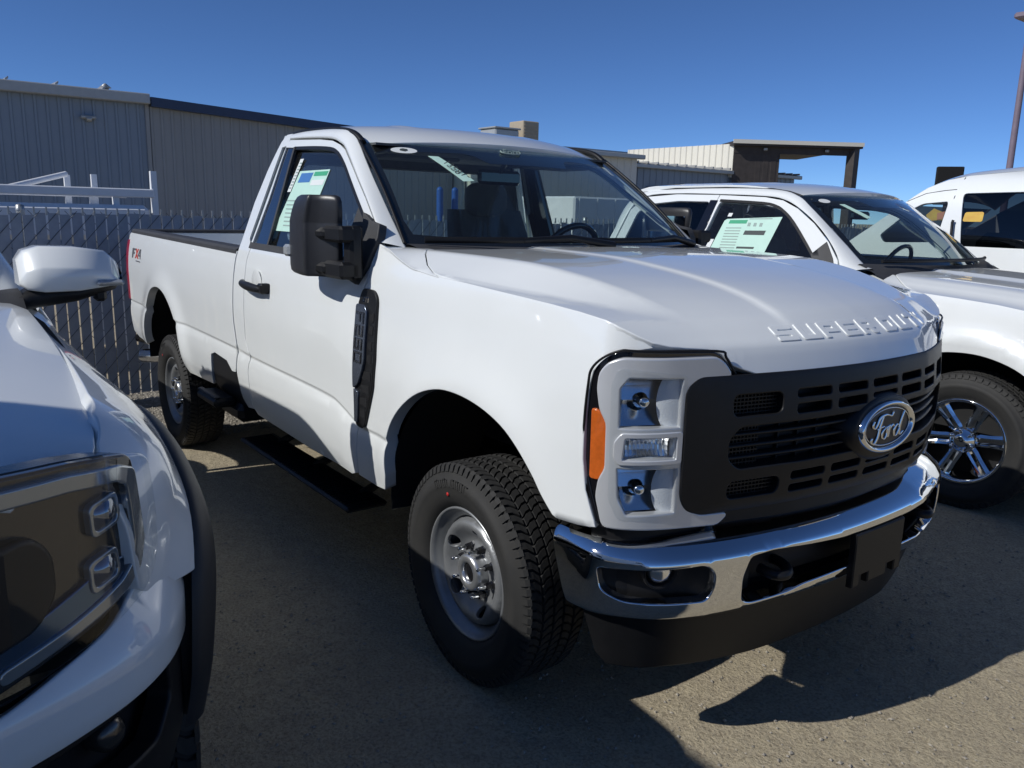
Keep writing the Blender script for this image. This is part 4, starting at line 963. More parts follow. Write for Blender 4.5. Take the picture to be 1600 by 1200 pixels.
def lamp_set(q):
    mir=lambda o:o
    L=node('headlight',T)
    def pn(nm,loops,d,mt,**k):
        P,F,N=panel_mesh(nm,loops,fF(d),k.pop('step',.03),(1,-.6,0),**k)
        return link(nm,to_mesh(nm,P,F,N,q<0),mt,L)
    pn('lamp_housing',[pround(lamp,.02,3),hl1,hl2,hl3],-.012,M['gloss'],depth=.05,r=.004)
    pn('lamp_bezel',[pround(bez,.012,2),hl1,hl2,hl3],.004,M['bezel'],depth=.022,r=.006,bstep=.012)
    pn('lamp_inner_trim',[pround([(.985,1.062),(.968,1.086),(.800,1.088),(.800,1.002),(.973,1.002),(.985,1.02)],.006,2),hl2],.010,M['bezel'],depth=.02,r=.003,bstep=.012)
    pn('marker_lamp',[pround([(1.060,1.143),(1.040,1.139),(1.016,1.112),(1.014,.982),(1.033,.949),(1.058,.949)],.006,2)],-.004,M['amber'],depth=.02,r=.004)
    pn('lamp_edge',[pround([(1.068,.95),(1.052,.90),(1.022,.825),(1.035,.825),(1.066,.90)],.004,2)],-.006,M['gloss'],depth=.02,r=.002)
    # reflector bowls
    for (s0,s1,z0,z1) in ((.795,.990,1.09,1.248),(.795,.990,.846,.996)):
        prof=[(0,.0),(.25,.026),(.5,.050),(.505,.022),(.75,.036),(1,.048)]
        rows=[]
        for v_,dp_ in prof:
            rr=[]
            for i in range(15):
                a=i/14; cv=.022*(1-((a-.45)/.6)**2)
                x,y=FPL(s0+(s1-s0)*a,-.014-dp_-max(0,cv)); rr.append((x,y,z0+(z1-z0)*v_))
            rows.append(rr)
        mb=MB().grid(rows,False); (mb if q>0 else mb.mirrored()).build('reflector_bowl',M['bowl'],L)
        # bulb shield
        c=V((*FPL((s0*.42+s1*.58),-.045),(z0+z1)/2)); Mf=frame_at(c,(.9,-.43,0))
        mb=MB().lathe([(.001,.030),(.010,.029),(.016,.022),(.018,.0),(.022,-.01)],Mf,16); (mb if q>0 else mb.mirrored()).build('bulb_shield',M['chrome'],L)
        # convex lens insert towards the grille
        rows=[]
        for j in range(13):
            b=j/12; hw=.072*math.sin(math.pi*(.12+.76*b))**.5
            rows.append([V((*FPL(s0+hw*(i/8),-.010-.02*(i/8)**2),z0+(z1-z0)*b)) for i in range(9)])
        mb=MB().grid(rows,True); (mb if q>0 else mb.mirrored()).build('frosted_lens',M['frost'],L)
    rows=[]
    for j in range(7):
        rows.append([V((*FPL(.81+.16*i/24,-.02-.03*math.sin(math.pi*j/6)*math.sin(math.pi*i/24)-(.006 if i%2 else 0)),1.004+.08*j/6)) for i in range(25)])
    mb=MB().grid(rows,False); (mb if q>0 else mb.mirrored()).build('turn_reflector',M['bowl'],L)
    pn('lamp_lens',[pround([(.984,1.262),(1.000,1.22),(.995,.90),(.968,.845),(.795,.845),(.795,1.245),(.95,1.262)],.01,2)],.008,M['lens'],depth=.004,r=.002,step=.06)
M['bezel']=mat('lamp_bezel_silver',(.66,.67,.68),.30,metal=.35,coat=.4,noise=.04)
M['frost']=mat('frosted_lens',(.62,.65,.68),.30,spec=.6,coat=.8,bump=.3,bscale=260,bdist=.004)
lamp_set(1); lamp_set(-1)
# seal between fender and lamp
for q in (1,-1):
    mb=MB().tube([V((*FPL(s,-.004),z)) for s,z in spl([(.632,1.240),(.667,1.288),(.699,1.307),(.934,1.312),(.984,1.311),(1.033,1.288),(1.068,1.253),(1.077,1.212),(1.085,1.119),(1.085,.998),(1.069,.912),(1.034,.812)],k=4)],.0038,6)
    (mb if q>0 else mb.mirrored()).build('lamp_seal',M['black'],T)
# ---- bumper
BPROF=[(.40,-.10),(.50,-.075),(.535,-.045),(.56,-.012),(.60,.0),(.70,.006),(.728,.004),(.742,-.004),(.755,-.022),(.775,-.050),(.80,-.085),(.84,-.125),(.9,-.16)]
def fBm(s,v):
    z=v if v<.76 else .76+(v-.76)*.62
    x,y=BPL(s,cub(BPROF,v)*(1-.45*sm(.95,1.2,abs(s)))); return V((x,y,z))
top=[(1.235,.775),(1.08,.775),(.969,.787),(.712,.796),(.668,.842),(.504,.842),(.437,.800),(.2,.795)]
bot=[(.173,.562),(.288,.553),(.40,.535),(.467,.527),(.589,.524),(.70,.533),(.855,.55),(1.061,.548),(1.165,.548)]
right_b=top[::-1]; 
outb=[(s,z) for s,z in top]+[(-s,z) for s,z in top[::-1]]+[(-s,z) for s,z in bot[::-1]]+bot
tow=[(.60,.725),(.51,.733),(.36,.722),(.20,.712)]; tow=tow+[(-s,z) for s,z in tow[::-1]]
lowr=[(.18,.594),(.365,.586),(.43,.570),(.574,.564),(.618,.580),(.625,.662)]
tow=tow+[(-s,z) for s,z in lowr[::-1]]+lowr
fog=[(1.066,.706),(.745,.722),(.712,.690),(.714,.640),(.736,.602),(.985,.604),(1.05,.63)]
bm=panel('bumper',[pround(outb,.015,3),pround(tow,.02,3),pround(fog,.025,4),pround([(-s,z) for s,z in fog],.025,4)],fBm,.02,M['chrome'],T,(1,0,0),depth=.03,r=.005,bstep=.012)
for q in (1,-1):
    fgm=lambda s,z:V((*BPL(s,-.02-.035*sm(0,.1,min(s-.70,1.08-s) if True else 0)),z))
    P,F,N=panel_mesh('x',[pround([(1.078,.715),(.735,.73),(.70,.69),(.70,.63),(.73,.592),(.99,.594),(1.062,.622)],.02)],fgm,.03,(1,-.5,0),depth=.01,r=0)
    fs_=link('fog_surround',to_mesh('fog_surround',P,F,N,q<0),M['black'],bm)
    x,y=BPL(.872,-.045); Mf=frame_at((x,y*q if q>0 else -y,.690),(.92,-.38*q,0))
    MB().lathe([(.001,.022),(.02,.021),(.034,.012),(.038,0),(.040,-.03)],Mf,24).build('fog_lamp',M['bowl'],bm)
    MB().lathe([(.040,-.02),(.046,.012),(.050,.016),(.054,.010),(.056,-.03)],Mf,24).build('fog_ring',M['black'],bm)
    # tow hook
    Y=-.45*q
    mb=MB(); mb.tube(spl([(.76,Y+.05,.645),(.85,Y+.05,.645),(.895,Y+.025,.64),(.905,Y-.01,.638),(.885,Y-.035,.64),(.84,Y-.04,.645)],k=5),.016,10); mb.build('tow_hook',M['black'],bm)
    MB().box((.70,Y-.10,.58),(.82,Y-.06,.74)).build('bumper_bracket',M['black'],bm)
panel('bumper_cavity',[[(-.68,.54),(.68,.54),(.68,.80),(-.68,.80)]],lambda s,z:V((*BPL(s,-.12),z)),.08,M['void'],bm,(1,0,0),depth=.01,r=0)
# plate bracket
pbm=MB(); pbm.prism([(-.145,-.09),(-.145,.09),(.145,.09),(.145,-.09),(.105,-.09),(.105,-.055),(.055,-.055),(.055,-.09),(-.055,-.09),(-.055,-.055),(-.105,-.055),(-.105,-.09)],frame_at((.925,0,.615),(1,0,0),(0,1,0)),.022,.004)
pbm.build('plate_bracket',M['black'],bm)
# air dam
def fD(s,z): return V((*BPL(s,-.055-.05*max(0,(.53-z)/.18)),z))
panel('air_dam',[[(1.15,.565),(-1.15,.565),(-1.12,.38),(-1.06,.352),(-.80,.358),(-.45,.338),(.45,.338),(.80,.358),(1.06,.352),(1.12,.38)]],fD,.05,M['black'],T,(1,0,0),depth=.03,r=.008)
panel('front_step',[[(-.66,0),(.66,0),(.62,1),(-.62,1)]],lambda s,v:V((*BPL(s,-.135-.03*v),.775+.09*v)),.08,M['black'],T,(1,0,.5),depth=.01,r=0)
# ---- mirrors, folded towards the glass
def mirror_set(q):
    m_=node('door_mirror',T); sy=1 if q>0 else -1
    def bd(mb,nm,mt): return (mb if q>0 else mb.mirrored()).build(nm,mt,m_)
    plan=[(-1.185,-1.045),(-1.182,-1.085),(-1.155,-1.108),(-1.05,-1.128),(-.965,-1.132),(-.948,-1.126),(-.938,-1.112),(-.905,-1.08),(-.845,-1.045),(-.835,-1.03),(-.85,-1.012),(-1.0,-1.0),(-1.16,-1.015)]
    plan=spl(plan,closed=True,k=3); cx,cy=-1.01,-1.065; rows=[]
    for z,k,sh in ((1.394,.72,.02),(1.398,.86,.01),(1.408,.95,0),(1.43,.99,0),(1.52,1.0,0),(1.60,.985,.004),(1.605,.975,.004),(1.61,.985,.004),(1.655,.93,.02),(1.690,.85,.035),(1.708,.75,.045),(1.716,.60,.05)):
        rows.append([V((cx+sh+(x-cx)*k,cy+(y-cy)*(.35+.65*k),z)) for x,y in plan])
    mb=MB().grid(rows,True,closed_v=True,flip=True); n=len(plan); mb.add(rows[-1],[tuple(range(n))]); mb.add(rows[0],[tuple(range(n))[::-1]])
    bd(mb,'mirror_housing',M['mirror'])
    bd(MB().grid([[V((x,y,z)) for z in (1.42,1.67)] for x,y in ((-1.188,-1.04),(-1.165,-1.012),(-1.0,-.996),(-.85,-1.01))],True),'mirror_glass',M['chrome'])
    bd(MB().box((-1.200,-1.122,1.462),(-1.140,-1.075,1.512),M=None,bev=.010),'turn_lens',M['lampclear'])
    for z0,z1 in ((1.535,1.598),(1.395,1.462)):
        bd(MB().box((-.955,-1.095,z0+.006),(-.845,-1.03,z1-.008),bev=.016),'mirror_arm',M['black'])
        bd(MB().box((-.88,-1.085,z0),(-.715,-1.0,z1),bev=.012),'mirror_arm',M['black'])
    bd(MB().box((-.79,-1.04,1.39),(-.715,-.985,1.60),bev=.012),'mirror_bracket',M['black'])
    P,F,N=panel_mesh('x',[[(-.72,1.600),(-.705,1.55),(-.735,1.44),(-.80,1.372),(-.86,1.385),(-.85,1.60),(-.88,1.645),(-.79,1.61)]],off(fS,.02,OUT),.04,OUT,depth=.03,r=.006)
    link('mirror_base',to_mesh('mirror_base',P,F,N,q<0),M['trim'],m_)
    P,F,N=panel_mesh('x',[[(-.80,1.600),(-.86,1.598),(-1.0,1.60),(-.985,1.69),(-.90,1.632)]],off(fS,-.006,OUT),.04,OUT,depth=.02,r=.003)
    link('mirror_sail',to_mesh('mirror_sail',P,F,N,q<0),M['trim'],m_)
M['mirror']=mat('mirror_black',(.028,.028,.031),.36,noise=.15,nscale=40,bump=.12,bscale=1200,bdist=.001)
M['lampclear']=mat('clear_plastic',(.55,.57,.58),.12,metal=.4,noise=.3,nscale=90)
mirror_set(1); mirror_set(-1)
# ---- running boards and bed step
for s_ in (1,-1):
    rb=node('running_board',T); Y=lambda y:y if s_>0 else -y
    mb=MB(); mb.box((-2.23,min(Y(-1.0),Y(-.80)),.372),(-.88,max(Y(-1.0),Y(-.80)),.398),bev=.01); mb.build('board',M['black'],rb)
    mb=MB()
    for i in range(46): mb.box((-2.20+i*.0285,min(Y(-.985),Y(-.83)),.3975),(-2.188+i*.0285,max(Y(-.985),Y(-.83)),.403))
    tag(mb.build('board_ribs',M['black'],rb),kind='stuff')
    for x in (-2.05,-1.55,-1.05): MB().tube([(x,Y(-.86),.38),(x,Y(-.70),.44),(x,Y(-.55),.55)],.02,6).build('bracket',M['iron'],rb)
def bed_step(q):
    n_=node('bed_step',T)
    def bd(mb,nm,mt): return (mb if q>0 else mb.mirrored()).build(nm,mt,n_)
    P,F,N=panel_mesh('x',[pround([(-2.66,.80),(-2.59,.818),(-2.39,.803),(-2.305,.755),(-2.24,.755),(-2.22,.68),(-2.20,.60),(-2.26,.56),(-2.60,.56),(-2.72,.62)],.02)],off(fS,-.012,OUT),.05,OUT,depth=.02,r=.005)
    link('step_panel',to_mesh('step_panel',P,F,N,q<0),M['black'],n_)
    bd(MB().box((-2.70,-1.09,.545),(-2.36,-.96,.60),bev=.018),'step_pad',M['black'])
    bd(MB().box((-2.69,-1.085,.598),(-2.37,-1.05,.612),bev=.006),'step_tread',M['trim'])
    bd(MB().box((-2.60,-.99,.47),(-2.25,-.80,.57),bev=.03),'step_bracket',M['black'])
bed_step(1); bed_step(-1)
# ---- bed: rails, floor, walls, tailgate
for s_ in (1,-1):
    rows=[]
    for i in range(30):
        x=-2.262-2.41*i/29; z=1.428+.034*i/29; w=W(x,z)
        rows.append([V((x,-s_*(w+.004),z-.02)),V((x,-s_*(w+.003),z+.008)),V((x,-s_*(w-.014),z+.020)),V((x,-s_*(w-.095),z+.020)),V((x,-s_*(w-.105),z-.02))])
    MB().grid(rows,False,flip=s_<0).build('rail_cap',M['trim'],T)
    MB().box((-4.62,min(-s_*.83,-s_*.85),.95),(-2.30,max(-s_*.83,-s_*.85),1.44)).build('bed_wall',M['white'],T)
MB().box((-4.62,-.83,.93),(-2.28,.83,.95)).build('bed_floor',M['white'],T)
MB().box((-2.33,-.90,.93),(-2.275,.90,1.44)).build('bed_bulkhead',M['white'],T)
MB().box((-4.69,-.88,.95),(-4.60,.88,1.46),bev=.01).build('tailgate',M['white'],T)
MB().box((-4.70,-.86,1.455),(-4.59,.86,1.480),bev=.008).build('tailgate_cap',M['trim'],T)
for s_ in (1,-1):
    P,F,N=panel_mesh('x',[pround([(-4.715,1.395),(-4.655,1.395),(-4.645,.95),(-4.69,.94)],.01)],off(fS,.003,OUT),.05,OUT,depth=.04,r=.006)
    link('tail_lamp',to_mesh('tail_lamp',P,F,N,s_<0),M['red'],T)
    # rear bumper corner
    MB().tube([(-4.82,-s_*.0,.62),(-4.84,-s_*.6,.62),(-4.80,-s_*.88,.62),(-4.70,-s_*.96,.63)],[.07,.07,.06,.03],8,sx=.6).build('rear_bumper',M['gloss'],T)
# FX4 decal
sp_=off(fS,.0018,OUT);sl_=off(fS,.0006,OUT)
def decal(poly,mt): panel('decal',[poly],off(fS,.0015,OUT),.08,mt,T,OUT,depth=.0008,r=0)
x0,z0,z1=-4.53,1.27,1.342
decal([(x0,z0),(x0+.03,z0),(x0+.045,1.30),(x0+.075,1.30),(x0+.08,1.314),(x0+.05,1.316),(x0+.052,1.328),(x0+.10,1.328),(x0+.105,z1),(x0,z1)],M['decalgrey'])
decal([(x0+.09,z0),(x0+.12,z0),(x0+.195,z1),(x0+.165,z1)],M['decalred']); decal([(x0+.165,z0),(x0+.20,z0),(x0+.155,1.305),(x0+.138,1.292)],M['decalred']); decal([(x0+.10,z1),(x0+.13,z1),(x0+.147,1.318),(x0+.13,1.304)],M['decalred'])
decal([(x0+.185,1.288),(x0+.262,1.288),(x0+.262,1.300),(x0+.215,1.300),(x0+.25,z1),(x0+.22,z1),(x0+.18,1.298)],M['decalgrey']); decal([(x0+.236,z0),(x0+.258,z0),(x0+.258,z1),(x0+.236,1.315)],M['decalgrey'])
decal([(x0+.12,1.248),(x0+.25,1.246),(x0+.25,1.254),(x0+.12,1.256)],M['decalgrey'])
# ---- underbody
ub=node('chassis',T)
for s_ in (1,-1): MB().box((-4.6,-s_*.43-.04,.50),(.70,-s_*.43+.04,.66)).build('frame_rail',M['iron'],ub)
MB().tube([(-3.67,-.80,.42),(-3.67,-.2,.42),(-3.67,-.1,.42),(-3.67,.1,.42),(-3.67,.2,.42),(-3.67,.8,.42)],[.05,.06,.15,.15,.06,.05],12).build('rear_axle',M['iron'],ub)
MB().tube([(0,-.80,.42),(0,.15,.42),(0,.25,.42),(0,.4,.42),(0,.5,.42),(0,.8,.42)],[.05,.05,.13,.13,.05,.05],12).build('front_axle',M['iron'],ub)
MB().box((-1.9,-.30,.42),(.5,.30,.75),bev=.05).build('gearbox',M['iron'],ub)
MB().box((-3.1,-.36,.45),(-2.0,-.05,.72),bev=.05).build('fuel_tank',M['iron'],ub)
MB().tube([(-1.0,-.30,.45),(-3.0,-.40,.45),(-3.4,-.62,.60),(-4.2,-.62,.58),(-4.45,-.75,.50)],.038,10).build('exhaust_pipe',M['iron'],ub)
MB().tube([(-4.30,-.70,.52),(-4.66,-.93,.49)],.055,16).build('exhaust_tip',M['chrome'],ub)
MB().box((-2.1,-.93,.60),(-.62,.93,.80)).build('floor_pan',M['shroud'],ub)
MB().box((-4.55,-.60,.74),(-2.3,.60,.92)).build('bed_underside',M['shroud'],ub)
MB().box((-.62,-.55,.75),(.62,.55,1.36)).build('engine_block',M['shroud'],ub)
for cx,R,cz in ((0,.535,.545),(-3.74,.53,.59)):
    for s_ in (1,-1):
        rows=[]
        for i in range(25):
            a=math.radians((30 if cx==0 else -5)+(162 if cx==0 else 190)*i/24)
            rows.append([V((cx+R*math.cos(a),-s_*y,max(.5,cz+R*math.sin(a)))) for y in (.972,.80,.60,.56)])
        MB().grid(rows,True,flip=s_>0).build('wheel_liner',M['shroud'],T)
# ---- wheels
def tyre_mesh(R,wd,rim,nb=64,at=False):
    """one tyre about local Z, outer side towards +Z, tread blocks as real lugs"""
    h=wd/2; mb=MB(); I=Matrix.Identity(4); rt=R-.011
    prof=[(rim-.004,h*.62),(rim+.006,h*.80),(rim+.030,h*.93),(rim+.058,h*.985),(rim+(R-rim)*.45,h*1.0),(rim+(R-rim)*.48,h*1.012),(rim+(R-rim)*.62,h*1.005),(R-.055,h*.965),(R-.036,h*.925),(R-.022,h*.87),(rt-.001,h*.76),(rt,h*.4),(rt,0),(rt,-h*.4),(rt-.001,-h*.76),(R-.022,-h*.87),(R-.055,-h*.965),(rim+.05,-h),(rim+.006,-h*.80),(rim-.004,-h*.62)]
    mb.lathe(prof,I,96,True)
    def blk(a0,a1,z0,z1,sk,r0,r1,zig=0):
        # one block: angle a0..a1, axial z0..z1, skew sk
        vs=[]
        K=3
        for rr,sh in ((r0,0),(r1,.0025)):
            for t in range(K):
                zz=z0+(z1-z0)*t/(K-1); e=sh if t==0 else(-sh if t==K-1 else 0); zz2=zz+e
                dd=sk*(t/(K-1))+zig*(1 if t==1 else 0)
                rc=rr-(.006*(abs(zz)/h)**4)
                for a in (a0+sh/R*1.2,a1-sh/R*1.2): vs.append((rc*math.cos(a+dd),rc*math.sin(a+dd),zz2))
        n=2*K; fs=[]
        for t in range(K-1): b=n+2*t; fs.append((b,b+1,b+3,b+2))
        for t in range(K-1): b=2*t; fs.append((b,b+2,b+2+n,b+n)); fs.append((b+1,b+1+n,b+3+n,b+3))
        fs.append((0,n,n+1,1)); fs.append((n-2,n-1,2*n-1,2*n-2))
        mb.add(vs,fs)
    st=2*math.pi/nb
    ribs=[(-.84,-.49),(-.46,-.165),(-.135,.135),(.165,.46),(.49,.84)]
    for k in range(nb):
        for j,(u,w) in enumerate(ribs):
            a=k*st+(j%2)*st*.5
            gap=.13 if j in(0,4) else .09
            if at: gap=.2
            blk(a+st*gap/2,a+st*(1-gap/2),u*h,w*h,(.05 if j%2 else -.05)*(1 if j<3 else -1),rt-.004,R,.018 if j in(0,4) else .012)
        # shoulder lugs
        for sg in(1,-1):
            a=k*st; vs=[]
            for aa in (a+st*.12,a+st*.80):
                for r_,z_ in ((R-.001,.80),(R-.010,.885),(R-.030,.935),(R-.034,.905),(rt-.004,.78)): vs.append((r_*math.cos(aa),r_*math.sin(aa),sg*z_*h))
            fs=[(0,1,6,5),(1,2,7,6),(2,3,8,7),(0,4,3,2,1),(5,6,7,8,9)]
            mb.add(vs,[f if sg>0 else f[::-1] for f in fs])
    return mb
def steel_wheel_parts(parent,R=.392,rim=.233,wd=.268):
    I=Matrix.Identity(4); h=wd/2
    t=tyre_mesh(R,wd,rim,78).build('tyre',M['rubber'],parent)
    # raised sidewall marks
    mb=MB()
    for ang,txt in ((150,'LT275/70R18'),(40,'ALL TERRAIN')):
        pass
    for a0,n,sz in ((2.2,9,.016),(-.3,8,.024)):
        for k in range(n):
            a=a0+k*.085; r0=rim+.075; r1=r0+sz*1.1
            for rr,aa,da,dr in ((r0,a,.05,.004),(r1,a,.05,.004),(r0,a,.008,r1-r0),(r0,a+.045,.008,r1-r0)):
                if random.random()<.25: continue
                vs=[]
                for zz in (h*.99,h*1.02):
                    for q1,q2 in ((rr,aa),(rr+dr,aa),(rr+dr,aa+da),(rr,aa+da)): vs.append((q1*math.cos(q2),q1*math.sin(q2),zz))
                mb.add(vs,[(4,5,6,7),(0,1,5,4),(1,2,6,5),(2,3,7,6),(3,0,4,7)])
    tag(mb.build('sidewall_lettering',M['rubber'],parent),kind='stuff')
    MB().lathe([(.001,.0008),(.007,.0008),(.007,0)],frame_at((math.cos(.12)*(rim+.050),math.sin(.12)*(rim+.050),h*.985),(0,0,1)),10).build('paint_dot',M['redspot'],parent)
    # rim barrel
    mb=MB().lathe([(rim+.001,h*.60),(rim+.004,h*.72),(rim+.001,h*.80),(rim-.006,h*.79),(rim-.012,h*.70),(rim-.020,h*.60),(rim-.034,h*.52),(rim-.040,h*.30),(rim-.046,h*.05),(rim-.05,-h*.6)],I,72)
    mb.build('rim',M['steel'],parent)
    # disc with five hand holes (radial surface of revolution with openings)
    dp=[(.040,.048),(.075,.046),(.100,.038),(.112,.042),(.126,.052),(.140,.066),(.154,.078),(.168,.083),(.180,.079),(.190,.064),(.197,.04)]
    def fdisc(u,v): r=math.hypot(u,v); a=math.atan2(v,u); return V((u,v,cub(dp,r)+.004))
    hs=[]
    for k in range(5):
        a=math.radians(72*k-20); c=V((.143*math.cos(a),.143*math.sin(a))); e=V((math.cos(a),math.sin(a))); tt=V((-e.y,e.x))
        hs.append([tuple(c+e*(.021*math.cos(b))+tt*(.030*math.sin(b))) for b in [2*math.pi*j/18 for j in range(18)]])
    circ=[(.1965*math.cos(2*math.pi*j/72),.1965*math.sin(2*math.pi*j/72)) for j in range(72)]
    c0=[(.058*math.cos(2*math.pi*j/36),.058*math.sin(2*math.pi*j/36)) for j in range(36)]
    panel('wheel_disc',[circ,c0]+hs,fdisc,.014,M['steel'],parent,(0,0,1),depth=.012,r=.003,bstep=.012)
    MB().lathe([(.21,-.06),(.02,-.06)],I,36).build('brake_disc',M['void'],parent)
    # hub, cap, studs
    MB().lathe([(.070,-.04),(.068,.075),(.064,.092),(.055,.096),(.040,.096),(.036,.092),(.034,.082)],I,36).build('hub',M['satin'],parent)
    MB().lathe([(.036,.084),(.030,.086),(.001,.087)],I,30).build('hub_cap',M['gloss'],parent)
    for k in range(8):
        a=math.radians(45*k+20); Mx=Matrix.Translation((.087*math.cos(a),.087*math.sin(a),.038))
        MB().lathe([(.016,0),(.0155,.012),(.0135,.014),(.0125,.034),(.009,.036)],Mx,6,False).build('lug_nut',M['gloss'],parent)
        MB().lathe([(.0065,.03),(.0065,.066),(.005,.068),(.0005,.068)],Mx,8).build('wheel_stud',M['chrome'],parent)
    MB().tube([(.206*math.cos(2.6),.206*math.sin(2.6),.02),(.195*math.cos(2.6),.195*math.sin(2.6),.058)],.005,6).build('valve',M['black'],parent)
wh=node('wheel',T); steel_wheel_parts(wh)
def orient(o,x,y,z,q,steer=0,spin=0):
    # local +Z -> outward
    n=V((math.sin(steer),-q*math.cos(steer),0)); o.matrix_local=frame_at((x,y,z),n,V((0,0,1)))@Matrix.Rotation(spin,4,'Z')
orient(wh,0,-.872,.430,1,math.radians(-1),math.radians(8))
for x,q,st_,sp2 in ((0,-1,math.radians(1),.7),(-3.67,1,0,.5),(-3.67,-1,0,.2)):
    w2=copy_tree(wh,T); orient(w2,x,-q*(.868 if x==0 else .858),(.436 if x==0 else .394),q,st_,sp2)

# the nose is a little narrower across its far half
for o_ in T.children_recursive:
    if o_.type!='MESH' or o_.parent.name.startswith('wheel'): continue
    hit=False
    for v_ in o_.data.vertices:
        c_=v_.co
        if c_.y>.30 and c_.x>.15:
            t_=c_.y-.30; k1=sm(.15,.75,c_.x); v_.co=(c_.x-.09*t_*k1,c_.y-.13*t_*k1,c_.z)
# ================================================================== the white crew-cab pickup at the right
T2=thing('pickup_truck','white crew-cab pickup with chrome spoked wheel and green window sheet at the right','pickup truck',loc=(.177,3.24,0))
CR2=[(-4.0,.0),(4,.0)]
PR2=[(.42,.90),(.50,.945),(.60,.975),(.72,.995),(.86,1.004),(.95,1.0),(1.05,.996),(1.15,.990),(1.22,.980),(1.29,.962),(1.34,.945),(1.40,.918),(1.60,.83),(1.76,.76),(1.84,.715),(1.90,.66)]
def W2(x,z):
    w=cub(PR2,z)
    if .5<z<1.25:
        r=math.hypot(x+.02,z-.44); w+=.020*math.exp(-((r-.60)/.07)**2)*sm(.45,.7,z)+.012*sm(.66,.60,r)
    w-=.05*sm(.2,.85,x)**2
    if x>.6: w-=.10*((x-.6)/.2)**2
    return w
f2=lambda x,z:V((x,-W2(x,z),z))
def both2(nm,loops,d,mt,par=T2,step=.05,**k): return panel(nm,loops,off(f2,d,OUT) if d else f2,step,mt,par,OUT,both=True,**k)
HC2=[(-.9,1.385),(-.5,1.372),(0,1.345),(.35,1.315),(.55,1.285),(.68,1.25),(.76,1.20),(.80,1.14)]
HD2=[(0,0),(.28,0),(.34,.014),(.60,.022),(.72,.032),(.80,.055),(.88,.082),(.93,.092),(1.0,.10)]
def hz2(x,y): return cub(HC2,x+.18*(y/.95)**2*sm(0,.7,x))-cub(HD2,abs(y))*(1-.35*sm(-.4,-.75,x))
fh2=lambda x,y:V((x,y,hz2(x,y)))
def ez2(x,z=1.27):
    for _ in range(25): z=hz2(x,-W2(x,z))
    return z
he2=[(x,ez2(x)) for x in (-.86,-.7,-.5,-.3,-.1,.1,.3,.5,.62)]
ar2=spl([(.50,.50),(.50,.62),(.45,.74),(.36,.85),(.25,.92),(.10,.962),(-.04,.968),(-.18,.945),(-.31,.88),(-.42,.78),(-.50,.65),(-.53,.50)],k=4)
both2('fender',[[(-.86,.50)]+[(-.86,1.0)]+he2+[(.66,1.18),(.66,.95),(.62,.72),(.58,.50)]+ar2],0,M['white'],step=.04,depth=.05,r=.004)
ol2=[(-.62,-.60),(-.60,-.74),(-.52,-.82),(-.46,-.87)]+[(x,-W2(x,z)+.004) for x,z in spl(he2[3:],k=3)]+[(.70,-.80),(.745,-.65),(.77,-.4),(.78,0)]
panel('hood',[ol2+[(x,-y) for x,y in ol2[::-1][1:]]],fh2,.04,M['white'],T2,(0,0,1),depth=.03,r=.004)
panel('cowl_corner',[[(-.47,-.878),(-.53,-.828),(-.61,-.745),(-.72,-.80),(-.80,-.86),(-.86,-W2(-.86,1.30)+.004),(-.6,-W2(-.6,1.29)+.004),(-.33,-W2(-.33,1.28)+.004)]],fh2,.04,M['white'],T2,(0,0,1),both=True,depth=.02,r=.003)
wf=[(-1.07,1.395),(-1.10,1.448),(-1.31,1.640),(-1.42,1.718),(-1.50,1.752),(-1.62,1.772),(-2.0,1.790),(-2.03,1.60),(-2.10,1.40)]
d2=[(-.868,.55),(-.868,1.33),(-.905,1.42),(-1.01,1.53),(-1.16,1.645),(-1.32,1.740),(-1.46,1.795),(-1.62,1.818),(-2.02,1.834),(-2.06,1.60),(-2.12,1.38),(-2.13,1.0),(-2.13,.55)]
dr2=both2('door',[d2,pround(wf,.03)],0,M['white'],depth=.03,r=.003)
wr=[(-2.19,1.40),(-2.12,1.60),(-2.09,1.790),(-2.40,1.795),(-2.70,1.770),(-2.80,1.70),(-2.86,1.40)]
d3=[(-2.138,.55),(-2.138,1.38),(-2.07,1.60),(-2.03,1.835),(-2.45,1.842),(-2.76,1.822),(-2.88,1.72),(-2.95,1.40),(-3.0,1.0),(-3.0,.55)]
both2('rear_door',[d3,pround(wr,.03)],0,M['white'],depth=.03,r=.003)
for k,(lp_) in enumerate(([(-1.05,1.385),(-1.09,1.455),(-1.31,1.65),(-1.43,1.728),(-1.51,1.760),(-2.03,1.80),(-2.11,1.385)],[(-2.11,1.60),(-2.08,1.80),(-2.40,1.805),(-2.72,1.78),(-2.82,1.70),(-2.88,1.385),(-2.20,1.385)])):
    both2('window_glass',[lp_],-.016,M['sglass'] if k==0 else M['dglass'],step=.1,depth=.004,r=0)
both2('pillar_trim',[[(-2.02,1.795),(-2.09,1.797),(-2.12,1.60),(-2.19,1.395),(-2.10,1.395),(-2.04,1.60)]],.003,M['gloss'],depth=.01,r=.002)
def strip2(path,w,d,mt,nm):
    P=[V(p) for p in resample(path,.05,False)]; rows=[]; f=off(f2,d,OUT);g=off(f2,d-.012,OUT)
    for i,p in enumerate(P):
        t=(P[min(i+1,len(P)-1)]-P[max(i-1,0)]).normalized(); q=V((-t.y,t.x))
        rows.append([g(p.x+q.x*w/2,p.y+q.y*w/2),f(p.x+q.x*w/2,p.y+q.y*w/2),f(p.x-q.x*w/2,p.y-q.y*w/2),g(p.x-q.x*w/2,p.y-q.y*w/2)])
    MB().grid(rows,False).build2(nm,mt,T2)
strip2([(-2.88,1.385),(-2.1,1.383),(-1.05,1.385)],.028,.005,M['black'],'window_trim')
